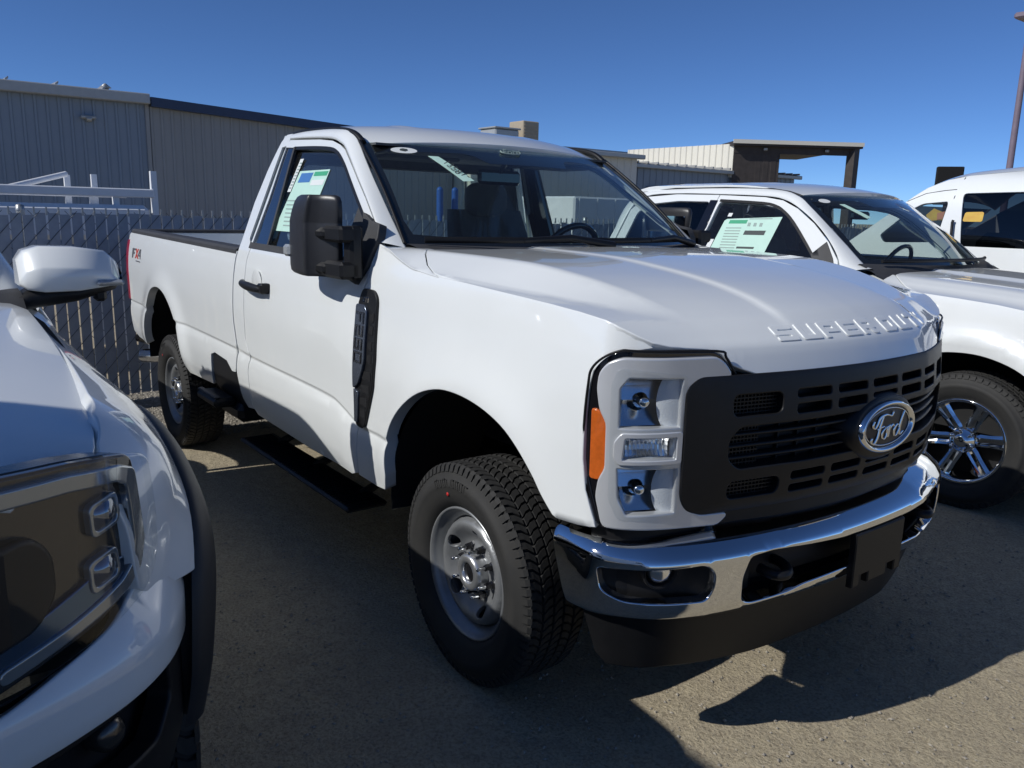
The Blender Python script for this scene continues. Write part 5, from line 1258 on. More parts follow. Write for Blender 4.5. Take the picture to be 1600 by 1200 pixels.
strip2(spl([(-1.06,1.40),(-1.10,1.452),(-1.31,1.645),(-1.42,1.722),(-1.50,1.757),(-1.62,1.777),(-2.0,1.795)],k=3),.018,.003,M['black'],'window_trim')
# cab frame
O2=[(-.862,1.335),(-.897,1.425),(-1.002,1.537),(-1.152,1.653),(-1.314,1.748),(-1.455,1.803),(-1.62,1.826),(-2.02,1.842),(-2.45,1.850),(-2.77,1.829),(-2.89,1.722),(-2.96,1.40)]
I2=[(-.70,-.84,1.38),(-.79,-.795,1.405),(-.93,-.775,1.515),(-1.10,-.75,1.645),(-1.25,-.725,1.755),(-1.36,-.705,1.825),(-1.55,-.68,1.872),(-2.0,-.665,1.892),(-2.45,-.665,1.890),(-2.84,-.68,1.862),(-2.98,-.76,1.73),(-3.04,-.88,1.40)]
rows=[]
for a,b in zip(spl([tuple(f2(x,z)) for x,z in O2],k=4),spl(I2,k=4)):
    a=V(a);b=V(b);L=(b-a).length;n=V((0,-1,.3)).normalized(); row=[a+V((0,.03,0)),a]
    for t in (.05,.25,.5,.75,.95): row.append(a.lerp(b,t)+n*(L*.15*math.sin(math.pi*t)**.8))
    row+=[b,b+V((0,.015,-.015))]; rows.append(row)
MB().grid(rows,True).build2('cab_pillar',M['white'],T2)
def fw2(u,v):
    b=1-u*u; B=V((-.79+.21*b,-.795*u,1.400-.01*b)); Tt=V((-1.365+.13*b,-.70*u,1.830+.012*b)); return B.lerp(Tt,v)+V((.6,0,.8))*(.04*math.sin(math.pi*v)*(.4+.6*b))
ws2=panel('windshield',[[(-1,0),(1,0),(1,1),(-1,1)]],fw2,.15,M['wglass'],T2,(1,0,1),depth=.004,r=0)
panel('windshield_frit',[[(-.999,0),(.999,0),(.999,.999),(-.999,.999)],[(-.94,.07),(0,.04),(.94,.07),(.955,.2),(.94,.90),(.35,.92),(.28,.80),(-.28,.80),(-.35,.92),(-.94,.90),(-.955,.2)]],off(fw2,-.004,(1,0,1)),.1,M['gloss'],ws2,(1,0,1),depth=.002,r=0)
panel('sticker',[[(.80+.06*math.cos(a),.90+.035*math.sin(a)) for a in [2*math.pi*k/20 for k in range(20)]]],off(fw2,.002,(1,0,1)),.04,M['paper'],ws2,(1,0,1),depth=.001,r=0)
panel('sticker',[[(.68,.84),(.62,.84),(.52,.62),(.58,.60)]],off(fw2,.002,(1,0,1)),.04,M['green'],ws2,(1,0,1),depth=.001,r=0)
def fr2(u,v):
    y=-.672*u;b=1-u*u;xf=-1.375+.13*b;x=xf+(-3.0-xf)*v; z=1.838+.012*b+.072*(1-(1-min(1,v/.4))**2.2)+.022*b-.07*max(0,(v-.82)/.18)**2
    if abs(.5-abs(u))<.08 and v>.2: z+=.006*math.cos((.5-abs(u))/.08*math.pi/2)*sm(.2,.3,v)
    return V((x,y,z))
panel('roof',[pround([(-1,0),(1,0),(1,1),(-1,1)],.03)],fr2,.07,M['white'],T2,(0,0,1),depth=.03,r=.006)
for s_ in (1,-1): MB().tube([V((x,-s_*.672,z)) for x,z in ((-1.36,1.828),(-1.46,1.856),(-1.6,1.876),(-2.0,1.89),(-2.5,1.888),(-2.9,1.855))],.008,6).build('roof_moulding',M['black'],T2)
rows=[]
for i in range(25):
    y=-.86+1.72*i/24;u=-y/.795;b=1-min(1,u*u); p=V((-.79+.21*b,y,1.400-.01*b)); q=V((-.60+.02*b,y,hz2(-.62,y)-.004))
    rows.append([p+V((-.03,0,-.02)),p+V((.01,0,.006)),p.lerp(q,.5)+V((0,0,.006)),q+V((0,0,-.004)),q+V((.02,0,-.05))])
MB().grid(rows,True,flip=True).build('cowl',M['trim'],T2)
for a,b,c in (((-.70,-.74),(-.585,-.36),(-.57,.05)),((-.60,.0),(-.585,.35),(-.72,.72))):
    MB().tube(spl([(a[0],a[1],1.425),(b[0],b[1],1.43),(c[0],c[1],1.428)],k=5),.013,6).build('wiper',M['black'],T2)
fb2=lambda y,z:V((-3.02+.08*sm(1.4,1.86,z),y,z))
panel('cab_back',[[(-.93,.9),(.93,.9),(.93,1.38),(.70,1.84),(-.70,1.84),(-.93,1.38)],pround([(-.72,1.42),(.72,1.42),(.62,1.78),(-.62,1.78)],.06)],fb2,.1,M['white'],T2,(-1,0,0),depth=.02,r=.003)
panel('rear_window',[pround([(-.73,1.41),(.73,1.41),(.63,1.79),(-.63,1.79)],.06)],fb2,.2,M['dglass'],T2,(-1,0,0),depth=.004,r=0)
# interior
in2=node('interior',T2)
MB().box((-2.95,-.88,.75),(-.95,.88,.80)).build('cab_floor',M['seat'],in2)
MB().grid([[V((x,-.80+1.6*i/12,z)) for x,z in ((-.62,1.32),(-.75,1.36),(-1.05,1.355),(-1.12,1.25),(-1.08,.95))] for i in range(13)],True).build('dashboard',M['dash'],in2)
for xs_ in (-1.75,-2.75):
    for y in (-.42,.42):
        MB().box((-.09,-.26,0),(.09,.26,.62),M=Matrix.Translation((xs_,y,.95))@Matrix.Rotation(-.2,4,'Y'),bev=.06).build('seat_back',M['seat'],in2)
        MB().box((xs_-.2,y-.13,1.56),(xs_-.1,y+.13,1.73),bev=.04).build('headrest',M['seat'],in2)
Mw=frame_at((-1.22,.40,1.33),(-.92,0,.40)); MB().tube([Mw@V((.18*math.cos(a),.18*math.sin(a),0)) for a in [2*math.pi*k/30 for k in range(31)]],.016,8,caps=False).build('steering_wheel',M['gloss'],in2)
MB().box((-1.33,-.12,1.68),(-1.30,.12,1.74),bev=.02).build('interior_mirror',M['gloss'],in2)
MB().box((-2.95,-.64,1.80),(-1.30,.64,1.81)).build('headliner',M['seat'],in2)
# window sheet
s2=node('price_sheet',T2)
def sh2(poly,mt,d=0,nm='sheet'): panel(nm,[poly],off(f2,-.0135+d,OUT),.15,mt,s2,OUT,depth=.0006,r=0)
sh2([(-1.95,1.445),(-1.905,1.655),(-1.885,1.668),(-1.425,1.690),(-1.48,1.41),(-1.93,1.41)],M['green'])
sh2([(-1.86,1.635),(-1.855,1.660),(-1.70,1.664),(-1.705,1.638)],M['inkgreen'],.001,'print'); sh2([(-1.69,1.668),(-1.69,1.674),(-1.50,1.680),(-1.50,1.673)],M['inkgrey'],.001,'print')
sh2([(-1.70,1.560),(-1.695,1.590),(-1.52,1.594),(-1.525,1.563)],M['ink'],.001,'print'); sh2([(-1.72,1.463),(-1.718,1.477),(-1.57,1.480),(-1.572,1.466)],M['ink'],.001,'print')
for k in range(8): sh2([(-1.87,1.60-.02*k),(-1.87,1.607-.02*k),(-1.735,1.61-.02*k),(-1.735,1.603-.02*k)],M['inkgrey'],.001,'print')
for k in range(3): sh2([(-1.69+.05*k,1.62),(-1.69+.05*k,1.645),(-1.665+.05*k,1.645),(-1.665+.05*k,1.62)],M['inkgrey'],.001,'print')
sh2([(-2.00,1.43),(-1.98,1.52),(-1.94,1.52),(-1.955,1.43)],M['paper'],.002); sh2([(-1.89,1.685),(-1.885,1.71),(-1.85,1.71),(-1.855,1.685)],M['paper'],.002)
# mirrors (folded), sail, handles
for q in (1,-1):
    n_=node('door_mirror',T2)
    for mb,nm,mt in ((MB().box((-1.20,-1.05,1.20),(-1.0,-.96,1.405),bev=.04),'mirror_housing',M['black']),(MB().box((-1.03,-1.02,1.30),(-.93,-.93,1.36),bev=.02),'mirror_arm',M['black'])): (mb if q>0 else mb.mirrored()).build(nm,mt,n_)
    P,F,N=panel_mesh('x',[[(-.915,1.385),(-.94,1.43),(-1.02,1.53),(-1.10,1.45),(-1.07,1.385)]],off(f2,.004,OUT),.05,OUT,depth=.01,r=.003)
    link('mirror_sail',to_mesh('mirror_sail',P,F,N,q<0),M['trim'],n_)
    for x in (-2.0,-2.88):
        mb=MB().box((x-.02,-1.03,1.10),(x+.20,-.985,1.135),bev=.012); (mb if q>0 else mb.mirrored()).build('door_handle',M['white'],T2)
# bed, front end, chassis
both2('bed_side',[[(-3.03,.55),(-3.03,1.33),(-5.05,1.33),(-5.05,.60),(-4.30,.60)]+spl([(-4.26,.62),(-4.18,.83),(-4.0,.94),(-3.75,.97),(-3.5,.94),(-3.32,.83),(-3.24,.62)],k=3)+[(-3.2,.55)]],0,M['white'],depth=.05,step=.07)
MB().box((-5.0,-.85,.85),(-3.05,.85,.88)).build('bed_floor',M['white'],T2); MB().box((-5.08,-.9,.85),(-5.0,.9,1.33),bev=.01).build('tailgate',M['white'],T2)
for s_ in (1,-1): MB().box((-5.0,min(-s_*.97,-s_*.86),1.32),(-3.05,max(-s_*.97,-s_*.86),1.345),bev=.008).build('rail_cap',M['trim'],T2)
XP2=mkplan([(0,.86),(.3,.85),(.55,.82),(.75,.77),(.88,.70),(.94,.62),(.96,.5)])
panel('grille',[pround([(-.62,.78),(.62,.78),(.62,1.16),(-.62,1.16)],.04)]+[rrect(-.55,z,.55,z+.05,.015) for z in (.83,.90,.97,1.04)],lambda s,z:V((*XP2(s,.0),z)),.06,M['black'],T2,(1,0,0),depth=.04,r=.004)
for q in (1,-1):
    P,F,N=panel_mesh('x',[pround([(.64,.86),(.64,1.16),(.94,1.18),(1.08,1.12),(1.06,.86)],.03)],lambda s,z:V((*XP2(s,.0),z)),.04,(1,-.5,0),depth=.04,r=.005); link('headlight',to_mesh('headlight',P,F,N,q<0),M['bowl'],T2)
panel('bumper',[pround([(-1.12,.52),(1.12,.52),(1.12,.74),(-1.12,.74)],.03)],lambda s,z:V((*XP2(s,.05-.12*abs(z-.63)),z)),.05,M['chrome'],T2,(1,0,0),depth=.04,r=.006)
panel('air_dam',[[(-1.05,.30),(1.05,.30),(1.08,.52),(-1.08,.52)]],lambda s,z:V((*XP2(s,-.02),z)),.1,M['black'],T2,(1,0,0),depth=.02,r=.004)
MB().box((-4.9,-.5,.40),(.6,.5,.62)).build('chassis',M['iron'],T2); MB().box((-3.0,-.92,.52),(.35,.92,.74)).build('floor_pan',M['shroud'],T2); MB().box((-.62,-.5,.6),(.6,.5,1.2)).build('engine_block',M['shroud'],T2)
for cx in (0,-3.68):
    for s_ in (1,-1):
        MB().grid([[V((cx-.02+.545*math.cos(a),-s_*y,max(.45,.44+.535*math.sin(a)))) for y in (.975,.7,.56)] for a in [math.radians(10+170*i/20) for i in range(21)]],True,flip=s_>0).build('wheel_liner',M['shroud'],T2)
def alloy_wheel(parent,R,rim,wd,nsp,nb=66):
    h=wd/2; I=Matrix.Identity(4); tyre_mesh(R,wd,rim,nb).build('tyre',M['rubber'],parent)
    MB().lathe([(rim,h*.6),(rim+.006,h*.74),(rim+.002,h*.82),(rim-.010,h*.80),(rim-.018,h*.68),(rim-.024,h*.4),(rim-.03,-h*.6)],I,64).build('rim',M['chrome'],parent)
    MB().lathe([(rim-.03,-h*.5),(.02,-h*.5)],I,40).build('brake_disc',M['void'],parent)
    for k in range(nsp):
        a=2*math.pi*k/nsp+.5; Mk=Matrix.Rotation(a,4,'Z')
        prof=[(.045,.030,.052),(.09,.036,.058),(.14,.034,.062),(rim-.03,.040,.074),(rim-.012,.046,.080)]
        rows=[]
        for r_,w_,z_ in prof: rows.append([Mk@V((r_,y,z)) for y,z in ((-w_,z_-.05),(-w_,z_-.012),(-w_*.55,z_),(-w_*.2,z_-.006),(w_*.2,z_-.006),(w_*.55,z_),(w_,z_-.012),(w_,z_-.05))])
        MB().grid(rows,False).build('spoke',M['chrome'],parent)
    MB().lathe([(.075,0),(.074,.06),(.062,.075),(.045,.080),(.040,.098),(.02,.105),(.001,.106)],I,32).build('centre_cap',M['chrome'],parent)
    for k in range(nsp):
        a=2*math.pi*k/nsp; MB().lathe([(.013,.05),(.012,.085),(.008,.092),(.001,.093)],Matrix.Translation((.062*math.cos(a),.062*math.sin(a),0)),8).build('lug_nut',M['chrome'],parent)
    MB().box((-.006,-.006,0),(.006,.006,.001),M=frame_at(((rim+.03)*math.cos(.35),(rim+.03)*math.sin(.35),h*.955),(0,0,1))).build('paint_dot',mat('yellow_dot',(.6,.6,.05),.6),parent)
wl2=node('wheel',T2); alloy_wheel(wl2,.390,.240,.27,6); orient(wl2,0,-.875,.462,1,math.radians(3),1.2)
for x,q in ((0,-1),(-3.68,1),(-3.68,-1)):
    c_=copy_tree(wl2,T2); orient(c_,x,-q*.875,.472 if x==0 else .43,q,0,.3)
# ================================================================== van
TV=thing('cargo_van','white high-sided van with dark side windows at the far right','van',loc=(0,5.0,0))
PV=[(.3,.02),(.6,-.02),(1.0,-.03),(1.45,-.01),(1.8,.05),(2.0,.13),(2.10,.24),(2.16,.42),(2.18,.6)]
def fV(x,z): return V((x,cub(PV,z),z))
roofl=lambda x:2.13+.02*sm(-1.3,0,x)
vo=[(2.2,.35),(2.2,2.13),(1.0,2.15),(-.3,2.15),(-.78,2.129),(-1.297,2.085),(-1.45,2.05),(-1.602,1.981),(-1.70,1.905),(-1.80,1.82),(-2.05,1.62),(-2.35,1.40),(-2.65,1.25),(-3.0,1.12),(-3.15,.95),(-3.2,.6),(-3.1,.35)]
wA=pround([(-1.69,1.795),(-1.60,1.845),(-1.385,1.865),(-1.375,1.83),(-1.41,1.50),(-1.9,1.48),(-1.95,1.55)],.03)
wB=pround([(-1.275,1.935),(-1.20,1.475),(-.35,1.475),(-.35,1.955)],.04); wC=pround([(-.25,1.955),(-.25,1.475),(.85,1.475),(.85,1.955)],.04); wD=pround([(.95,1.955),(.95,1.475),(2.0,1.475),(2.0,1.955)],.04)
panel('body_side',[vo,wA,wB,wC,wD],fV,.08,M['white'],TV,OUT,depth=.03,r=.004)
for w_,mt in ((wA,M['sglass']),(wB,M['dglass']),(wC,M['dglass']),(wD,M['dglass'])): panel('side_window',[w_],lambda x,z:fV(x,z)+V((0,.008,0)),.15,mt,TV,OUT,depth=.004,r=0)
MB().tube([fV(x,z)+V((0,.002,0)) for x,z in ((-1.32,2.07),(-1.34,1.9),(-1.36,1.45),(-1.36,.6))],.005,5).build('door_gap',M['black'],TV)
MB().tube([fV(x,z)+V((0,.002,0)) for x,z in ((-1.75,1.86),(-1.6,1.93),(-1.45,1.955),(-1.34,1.965))],.004,5).build('door_gap',M['black'],TV)
MB().tube([fV(x,z)+V((0,-.03,0)) for x,z in ((-1.285,1.70),(-1.29,1.68),(-1.275,1.55),(-1.27,1.535))],.012,8).build('door_handle',M['black'],TV)
rows=[]
tp=[(2.2,2.13),(1.0,2.15),(-.3,2.15),(-.78,2.129),(-1.297,2.085),(-1.45,2.05),(-1.602,1.981),(-1.70,1.905),(-1.80,1.82)]
for x,z in spl(tp,k=3):
    y0_=cub(PV,z); rows.append([V((x,y0_+(2.06-2*y0_)*t,z+.07*(1-(2*t-1)**4))) for t in [i/14 for i in range(15)]])
MB().grid(rows,True).build('roof',M['white'],TV)
rows=[]
for x,z in ((-1.80,1.82),(-2.05,1.62),(-2.35,1.40)): 
    y0_=cub(PV,z)+.08; rows.append([V((x-.06*(1-(2*t-1)**2),y0_+(2.06-2*y0_)*t,z+.01)) for t in [i/10 for i in range(11)]])
MB().grid(rows,True,flip=False).build('windshield',M['dglass'],TV)
rows=[]
for x,z in ((-2.35,1.40),(-2.65,1.25),(-3.0,1.12),(-3.15,.95),(-3.2,.6),(-3.1,.35)):
    y0_=cub(PV,z); rows.append([V((x-.08*(1-(2*t-1)**2),y0_+(2.06-2*y0_)*t,z)) for t in [i/10 for i in range(11)]])
MB().grid(rows,True).build('nose',M['white'],TV)
MB().prism([(2.2,.35),(2.2,2.05),(-1.3,2.05),(-1.75,1.80),(-2.35,1.38),(-3.0,1.1),(-3.0,.35)],frame_at((0,2.04,0),(0,-1,0),(1,0,0)),.03).build('far_side',M['white'],TV); MB().box((2.16,.1,.35),(2.2,2.0,2.1)).build('rear_door',M['white'],TV); MB().box((-2.9,.1,.5),(2.1,1.95,.6)).build('floor',M['shroud'],TV)
for x,mt,z0_,z1_ in ((-1.1,M['seat'],.9,1.6),(-.1,M['seat'],.9,1.62),(.9,M['seat'],.9,1.62)):
    for y in (.45,1.45): MB().box((x-.1,y-.24,z0_),(x+.1,y+.24,z1_),bev=.08).build('seat',mt,TV)
M['tagy']=mat('yellow_tag',(.62,.42,.06),.6,noise=.3,nscale=20,col2=(.55,.3,.05)); M['tago']=mat('orange_tag',(.55,.22,.12),.6)
tg=node('hang_tag',TV)
panel('tag_card',[[(-1.56,1.74),(-1.50,1.80),(-1.42,1.77),(-1.40,1.70),(-1.52,1.69)]],lambda x,z:fV(x,z)+V((0,.02,0)),.1,M['tagy'],tg,OUT,depth=.002,r=0)
panel('tag_card',[[(-1.46,1.76),(-1.395,1.775),(-1.40,1.71),(-1.45,1.70)]],lambda x,z:fV(x,z)+V((0,.014,0)),.1,M['tago'],tg,OUT,depth=.002,r=0)
panel('tag_card',[pround([(-1.215,1.77),(-1.06,1.775),(-1.06,1.69),(-1.225,1.69)],.02)],lambda x,z:fV(x,z)+V((0,.006,0)),.1,M['tagy'],tg,OUT,depth=.002,r=0)
wv=node('wheel',TV); tyre_mesh(.36,.23,.22,50).build('tyre',M['rubber'],wv); MB().lathe([(.22,.07),(.21,.09),(.19,.06),(.1,.05),(.07,.07),(.001,.075)],Matrix.Identity(4),30).build('rim',M['steel'],wv); orient(wv,-2.35,.11,.44,1)
for x,y,q in ((1.3,.11,1),(-2.35,1.93,-1),(1.3,1.93,-1)): c_=copy_tree(wv,TV); orient(c_,x,y,.45,q)
# ================================================================== the white off-road pickup at the left edge
T3=thing('pickup_truck','white off-road pickup with black fender flares and C-shaped headlight, cut off at the left edge','pickup truck',loc=(0,-2.97,0))
ZS3=[(-4.5,1.20),(-2.2,1.22),(-.95,1.275),(-.5,1.262),(-.1,1.245),(.25,1.222),(.5,1.198),(.65,1.178),(1,1.14)]
PR3=[(-.85,.88),(-.70,.93),(-.45,.955),(-.25,.965),(-.12,.958),(-.05,.938),(-.015,.912),(.015,.880),(.045,.832),(.08,.765),(.12,.68)]
PC3=[(-.85,.88),(-.70,.93),(-.45,.955),(-.25,.962),(-.12,.958),(-.04,.945),(.02,.920),(.06,.895),(.20,.835),(.40,.735),(.52,.665),(.56,.62),(.60,.55)]
def W3(x,z):
    zs=cub(ZS3,x); k=sm(-.85,-1.05,x); dz=z-zs
    w=cub(PR3,dz)*(1-k)+cub(PC3,dz)*k
    if .45<z<1.3:
        r=math.hypot(x+.02,z-.50); w+=.028*math.exp(-((r-.56)/.11)**2)*sm(.4,.7,z)+.02*sm(.75,.6,r)*sm(-.7,-.3,x)
    w-=.160*sm(.30,.70,x)**2
    return w
f3=lambda x,z:V((x,-W3(x,z),z))
def both3(nm,loops,d,mt,step=.04,**k): return panel(nm,loops,off(f3,d,OUT) if d else f3,step,mt,T3,OUT,both=True,**k)
FP3=mkplan([(0,.905),(.25,.890),(.45,.850),(.60,.800),(.72,.740),(.80,.680),(.868,.60),(.918,.51),(.945,.40)])
XT3=[(i*.05,0) for i in range(18)]
def xf3(y):
    y=abs(y);lo,hi=0,1.3
    for _ in range(30):
        m=(lo+hi)/2
        if -FP3(m)[1]<y:lo=m
        else:hi=m
    return FP3(lo)[0]
XT3=[(i*.05,xf3(i*.05)) for i in range(18)]
SH3=[(-.90,1.345),(-.7,1.335),(-.4,1.314),(-.1,1.290),(.2,1.262),(.4,1.242),(.55,1.226),(.66,1.205)]      # hood edge height
YE3=[(-.90,.80),(-.7,.832),(-.4,.832),(-.1,.826),(.2,.812),(.4,.797),(.55,.778),(.66,.752)]
def hz3(x,y):
    e=cub(YE3,min(x,.66)); a=min(1.15,abs(y)/e); z=cub(SH3,x)+.062*(1-a**2.6)+.022*sm(.62,.52,abs(y))*sm(.0,.05,1-a)
    fr=x-(cub(XT3,min(abs(y),.84))-.16)
    if fr>0: z-=.045*(fr/.14)**2.2
    return z
fh3=lambda x,y:V((x,y,hz3(x,y)))
ed3=[(x,-cub(YE3,x)) for x in (-.85,-.7,-.5,-.3,-.1,.1,.25,.4,.5,.57)]
oh3=[(-.80,-.30),(-.86,-.60),(-.87,-.74),(-.85,-.79)]+ed3[1:]+[(.635,-.755),(.66,-.72)]+[(cub(XT3,y)-.030,-y) for y in (.62,.5,.4,.3,.2,.1)]+[(.872,0)]
oh3[0]=(-.78,0) if False else (-.80,-.30)
hood3=panel('hood',[oh3+[(x,-y) for x,y in oh3[::-1][1:]]+[]],fh3,.035,M['white'],T3,(0,0,1),depth=.03,r=.005)
# fender: side surface up to the shut line
def fz3(x):
    z=cub(SH3,x); 
    # height on the side surface whose half width equals the hood edge
    e=cub(YE3,x)+.011; lo,hi=cub(ZS3,x)-.02,cub(ZS3,x)+.12
    for _ in range(30):
        m=(lo+hi)/2
        if W3(x,m)>e:lo=m
        else:hi=m
    return lo
ar3=spl([(.47,.55),(.475,.72),(.44,.86),(.36,.97),(.25,1.04),(.12,1.075),(-.02,1.085),(-.16,1.07),(-.30,1.02),(-.42,.93),(-.50,.80),(-.52,.55)],k=4)
fe3=[(-.96,.50),(-.96,1.0),(-.965,1.22),(-.945,1.30),(-.90,fz3(-.90))]+[(x,fz3(x)) for x in (-.8,-.7,-.55,-.4,-.25,-.1,.05,.2,.33,.45,.55,.61)]+[(.645,1.205),(.648,1.17),(.652,1.10),(.652,1.02),(.645,.96),(.60,.92),(.56,.91),(.50,.90)]+[p for p in ar3 if not (p[0]>.40 and p[1]<.88)]+[(-.55,.50)]
both3('fender',[fe3],0,M['white'],depth=.03,r=.004,step=.035)
for s_ in (1,-1):
    MB().grid([[V((x,-s_*(cub(YE3,x)+d),cub(SH3,x)-.022)) for d in (-.03,.03)] for x in (-.85,-.6,-.3,0,.3,.5,.62)],True).build('hood_gap_shade',M['void'],T3)  # dark strip under the shut line, the gap's shade put in as colour
# black flare
fl_o=spl([(.52,.55),(.53,.72),(.50,.88),(.42,1.01),(.30,1.095),(.14,1.14),(-.02,1.15),(-.18,1.135),(-.34,1.08),(-.48,.98),(-.57,.83),(-.59,.55)],k=4)
rows=[]
for (xi,zi),(xo,zo) in zip(ar3,fl_o):
    row=[]
    for t,d in ((.9,-.006),(.9,.006),(.78,.016),(.5,.024),(.25,.028),(.05,.027),(0,.020),(-.06,.0),(-.06,-.12)):
        x=xi+(xo-xi)*t;z=zi+(zo-zi)*t; p=f3(x,z); row.append(p+V((0,-d,0)))
    rows.append(row)
MB().grid(rows,True).build2('fender_flare',M['flare'] if 'flare' in M else M['trim'],T3)
for s_ in (1,-1): MB().grid([[V((-.02+.535*math.cos(a),-s_*y,max(.5,.50+.575*math.sin(a)))) for y in (.95,.7,.5)] for a in [math.radians(25+165*i/20) for i in range(21)]],True,flip=s_>0).build('wheel_liner',M['shroud'],T3)
# doors and cab side
dw=[(-1.12,1.315),(-1.45,1.56),(-1.62,1.665),(-1.80,1.70),(-2.9,1.66),(-3.0,1.50),(-3.0,1.30)]
both3('cab_side',[[(-.972,.50),(-.972,1.22),(-.98,1.30),(-1.05,1.335),(-1.40,1.59),(-1.58,1.70),(-1.78,1.742),(-2.5,1.735),(-2.95,1.70),(-3.10,1.55),(-3.12,1.25),(-3.10,.50)],pround(dw,.04)],0,M['white'],depth=.03,r=.003,step=.06)
both3('side_window',[pround([(-1.10,1.305),(-1.45,1.57),(-1.62,1.675),(-1.80,1.71),(-2.91,1.67),(-3.01,1.50),(-3.01,1.29)],.04)],-.014,M['dglass'],step=.12,depth=.004,r=0)
O3_=[(-.94,1.30),(-1.045,1.342),(-1.395,1.597),(-1.575,1.708),(-1.78,1.75),(-2.5,1.743),(-2.95,1.708),(-3.11,1.55),(-3.135,1.25)]
I3_=[(-.86,-.81,1.345),(-.93,-.775,1.375),(-1.29,-.70,1.60),(-1.52,-.63,1.735),(-1.78,-.60,1.792),(-2.5,-.60,1.80),(-2.98,-.62,1.765),(-3.18,-.72,1.58),(-3.2,-.88,1.25)]
rows=[]
for a,b in zip(spl([tuple(f3(x,z)) for x,z in O3_],k=4),spl(I3_,k=4)):
    a=V(a);b=V(b);L=(b-a).length;n=V((0,-1,.3)).normalized(); row=[a+V((0,.03,0)),a]
    for t in (.05,.25,.5,.75,.95): row.append(a.lerp(b,t)+n*(L*.14*math.sin(math.pi*t)**.8))
    row+=[b,b+V((0,.015,-.015))]; rows.append(row)
MB().grid(rows,True).build2('cab_pillar',M['white'],T3)
def fw3(u,v):
    b=1-u*u; B=V((-.93+.16*b,-.775*u,1.372+.01*b)); Tt=V((-1.53+.12*b,-.63*u,1.738+.02*b)); return B.lerp(Tt,v)+V((.5,0,.85))*(.03*math.sin(math.pi*v))
panel('windshield',[[(-1,0),(1,0),(1,1),(-1,1)]],fw3,.2,M['dglass'],T3,(1,0,1),depth=.004,r=0)
panel('windshield_frit',[[(-1,0),(1,0),(1,1),(-1,1)],[(-.93,.08),(.93,.08),(.93,.9),(-.93,.9)]],off(fw3,.002,(1,0,1)),.2,M['gloss'],T3,(1,0,1),depth=.002,r=0)
panel('roof',[[(-1,0),(1,0),(1,1),(-1,1)]],lambda u,v:V((-1.54+.12*(1-u*u)+(-3.15+1.42)*v,-.61*u,1.742+.05*(1-(1-min(1,v/.4))**2)+.03*(1-u*u)-.05*max(0,(v-.85)/.15)**2)),.1,M['white'],T3,(0,0,1),depth=.03,r=.005)
MB().grid([[V((x,y,z)) for x,z in ((-.78+.06*(1-(y/.8)**2),hz3(-.82,y)-.012),(-.87+.1*(1-(y/.8)**2),1.372),(-.96+.15*(1-(y/.8)**2),1.378))] for y in [-.84+1.68*i/16 for i in range(17)]],True,flip=True).build('cowl',M['trim'],T3)
MB().box((-3.15,-.70,.6),(-3.1,.70,1.72)).build('cab_back',M['white'],T3); MB().box((-3.1,-.86,.55),(-.95,.86,1.25)).build('cabin_mass',M['seat'],T3); MB().box((-3.0,-.6,1.25),(-1.7,.6,1.5),bev=.1).build('seats',M['seat'],T3)
# bed
both3('bed_side',[[(-3.15,.55),(-3.15,1.24),(-4.36,1.24),(-4.36,.62),(-3.86,.62)]+spl([(-3.84,.62),(-3.78,.86),(-3.6,1.0),(-3.32,1.05),(-3.19,1.03)],k=3)],0,M['white'],depth=.05,step=.08)
MB().box((-4.33,-.75,.80),(-3.15,.75,.84)).build('bed_floor',M['white'],T3); MB().box((-4.38,-.85,.62),(-4.32,.85,1.24),bev=.01).build('tailgate',M['white'],T3)
for s_ in (1,-1): MB().box((-4.35,min(-s_*.93,-s_*.83),1.235),(-3.15,max(-s_*.93,-s_*.83),1.26),bev=.008).build('rail_cap',M['trim'],T3)
MB().box((-4.2,-.5,.45),(.5,.5,.66)).build('chassis',M['iron'],T3); MB().box((-3.1,-.85,.45),(-.6,.85,.60)).build('floor_pan',M['shroud'],T3); MB().box((-.7,-.48,.6),(.62,.48,1.18)).build('engine_block',M['shroud'],T3)
for s_ in (1,-1): MB().tube([(-.75,-s_*.93,.42),(-2.9,-s_*.93,.42)],.05,10).build('side_step',M['black'],T3)
# front end (plan coordinate s, height z)
def g3(d=0): return lambda s,z:V((*FP3(s,d),z))
def pair3(nm,loops,f,mt,step=.035,parent=None,**k):
    P,F,N=panel_mesh(nm,loops,f,step,(1,-.5,0),**k); r=[]
    for q in (0,1): r.append(link(nm,to_mesh(nm,P,F,N,bool(q)),mt,parent[q] if parent else T3))
    return r
# lamp outline
lo3=[(.50,1.245),(.62,1.245),(.74,1.238),(.83,1.226),(.90,1.210),(.925,1.195),(.935,1.15),(.945,1.08),(.945,1.03),(.925,.985),(.885,.958),(.80,.935),(.70,.915),(.585,.890),(.545,.90),(.535,1.0),(.52,1.05)]
HL=[node('headlight',T3),node('headlight',T3)]
pair3('lamp_housing',[pround(lo3,.02,3)],g3(-.028),M['lampdark'] if 'lampdark' in M else M['gloss'],parent=HL,depth=.04,r=.004)
drl=[(.56,1.222),(.74,1.216),(.86,1.200),(.905,1.182),(.915,1.12),(.925,1.04),(.905,.995),(.86,.972),(.72,.938),(.60,.912),(.60,.930),(.72,.955),(.845,.988),(.882,1.010),(.895,1.05),(.888,1.12),(.880,1.165),(.85,1.180),(.74,1.194),(.56,1.200)]
pair3('light_guide',[pround(drl,.008,2)],g3(-.012),M['guide'] if 'guide' in M else M['bezel'],parent=HL,depth=.02,r=.005,bstep=.015)
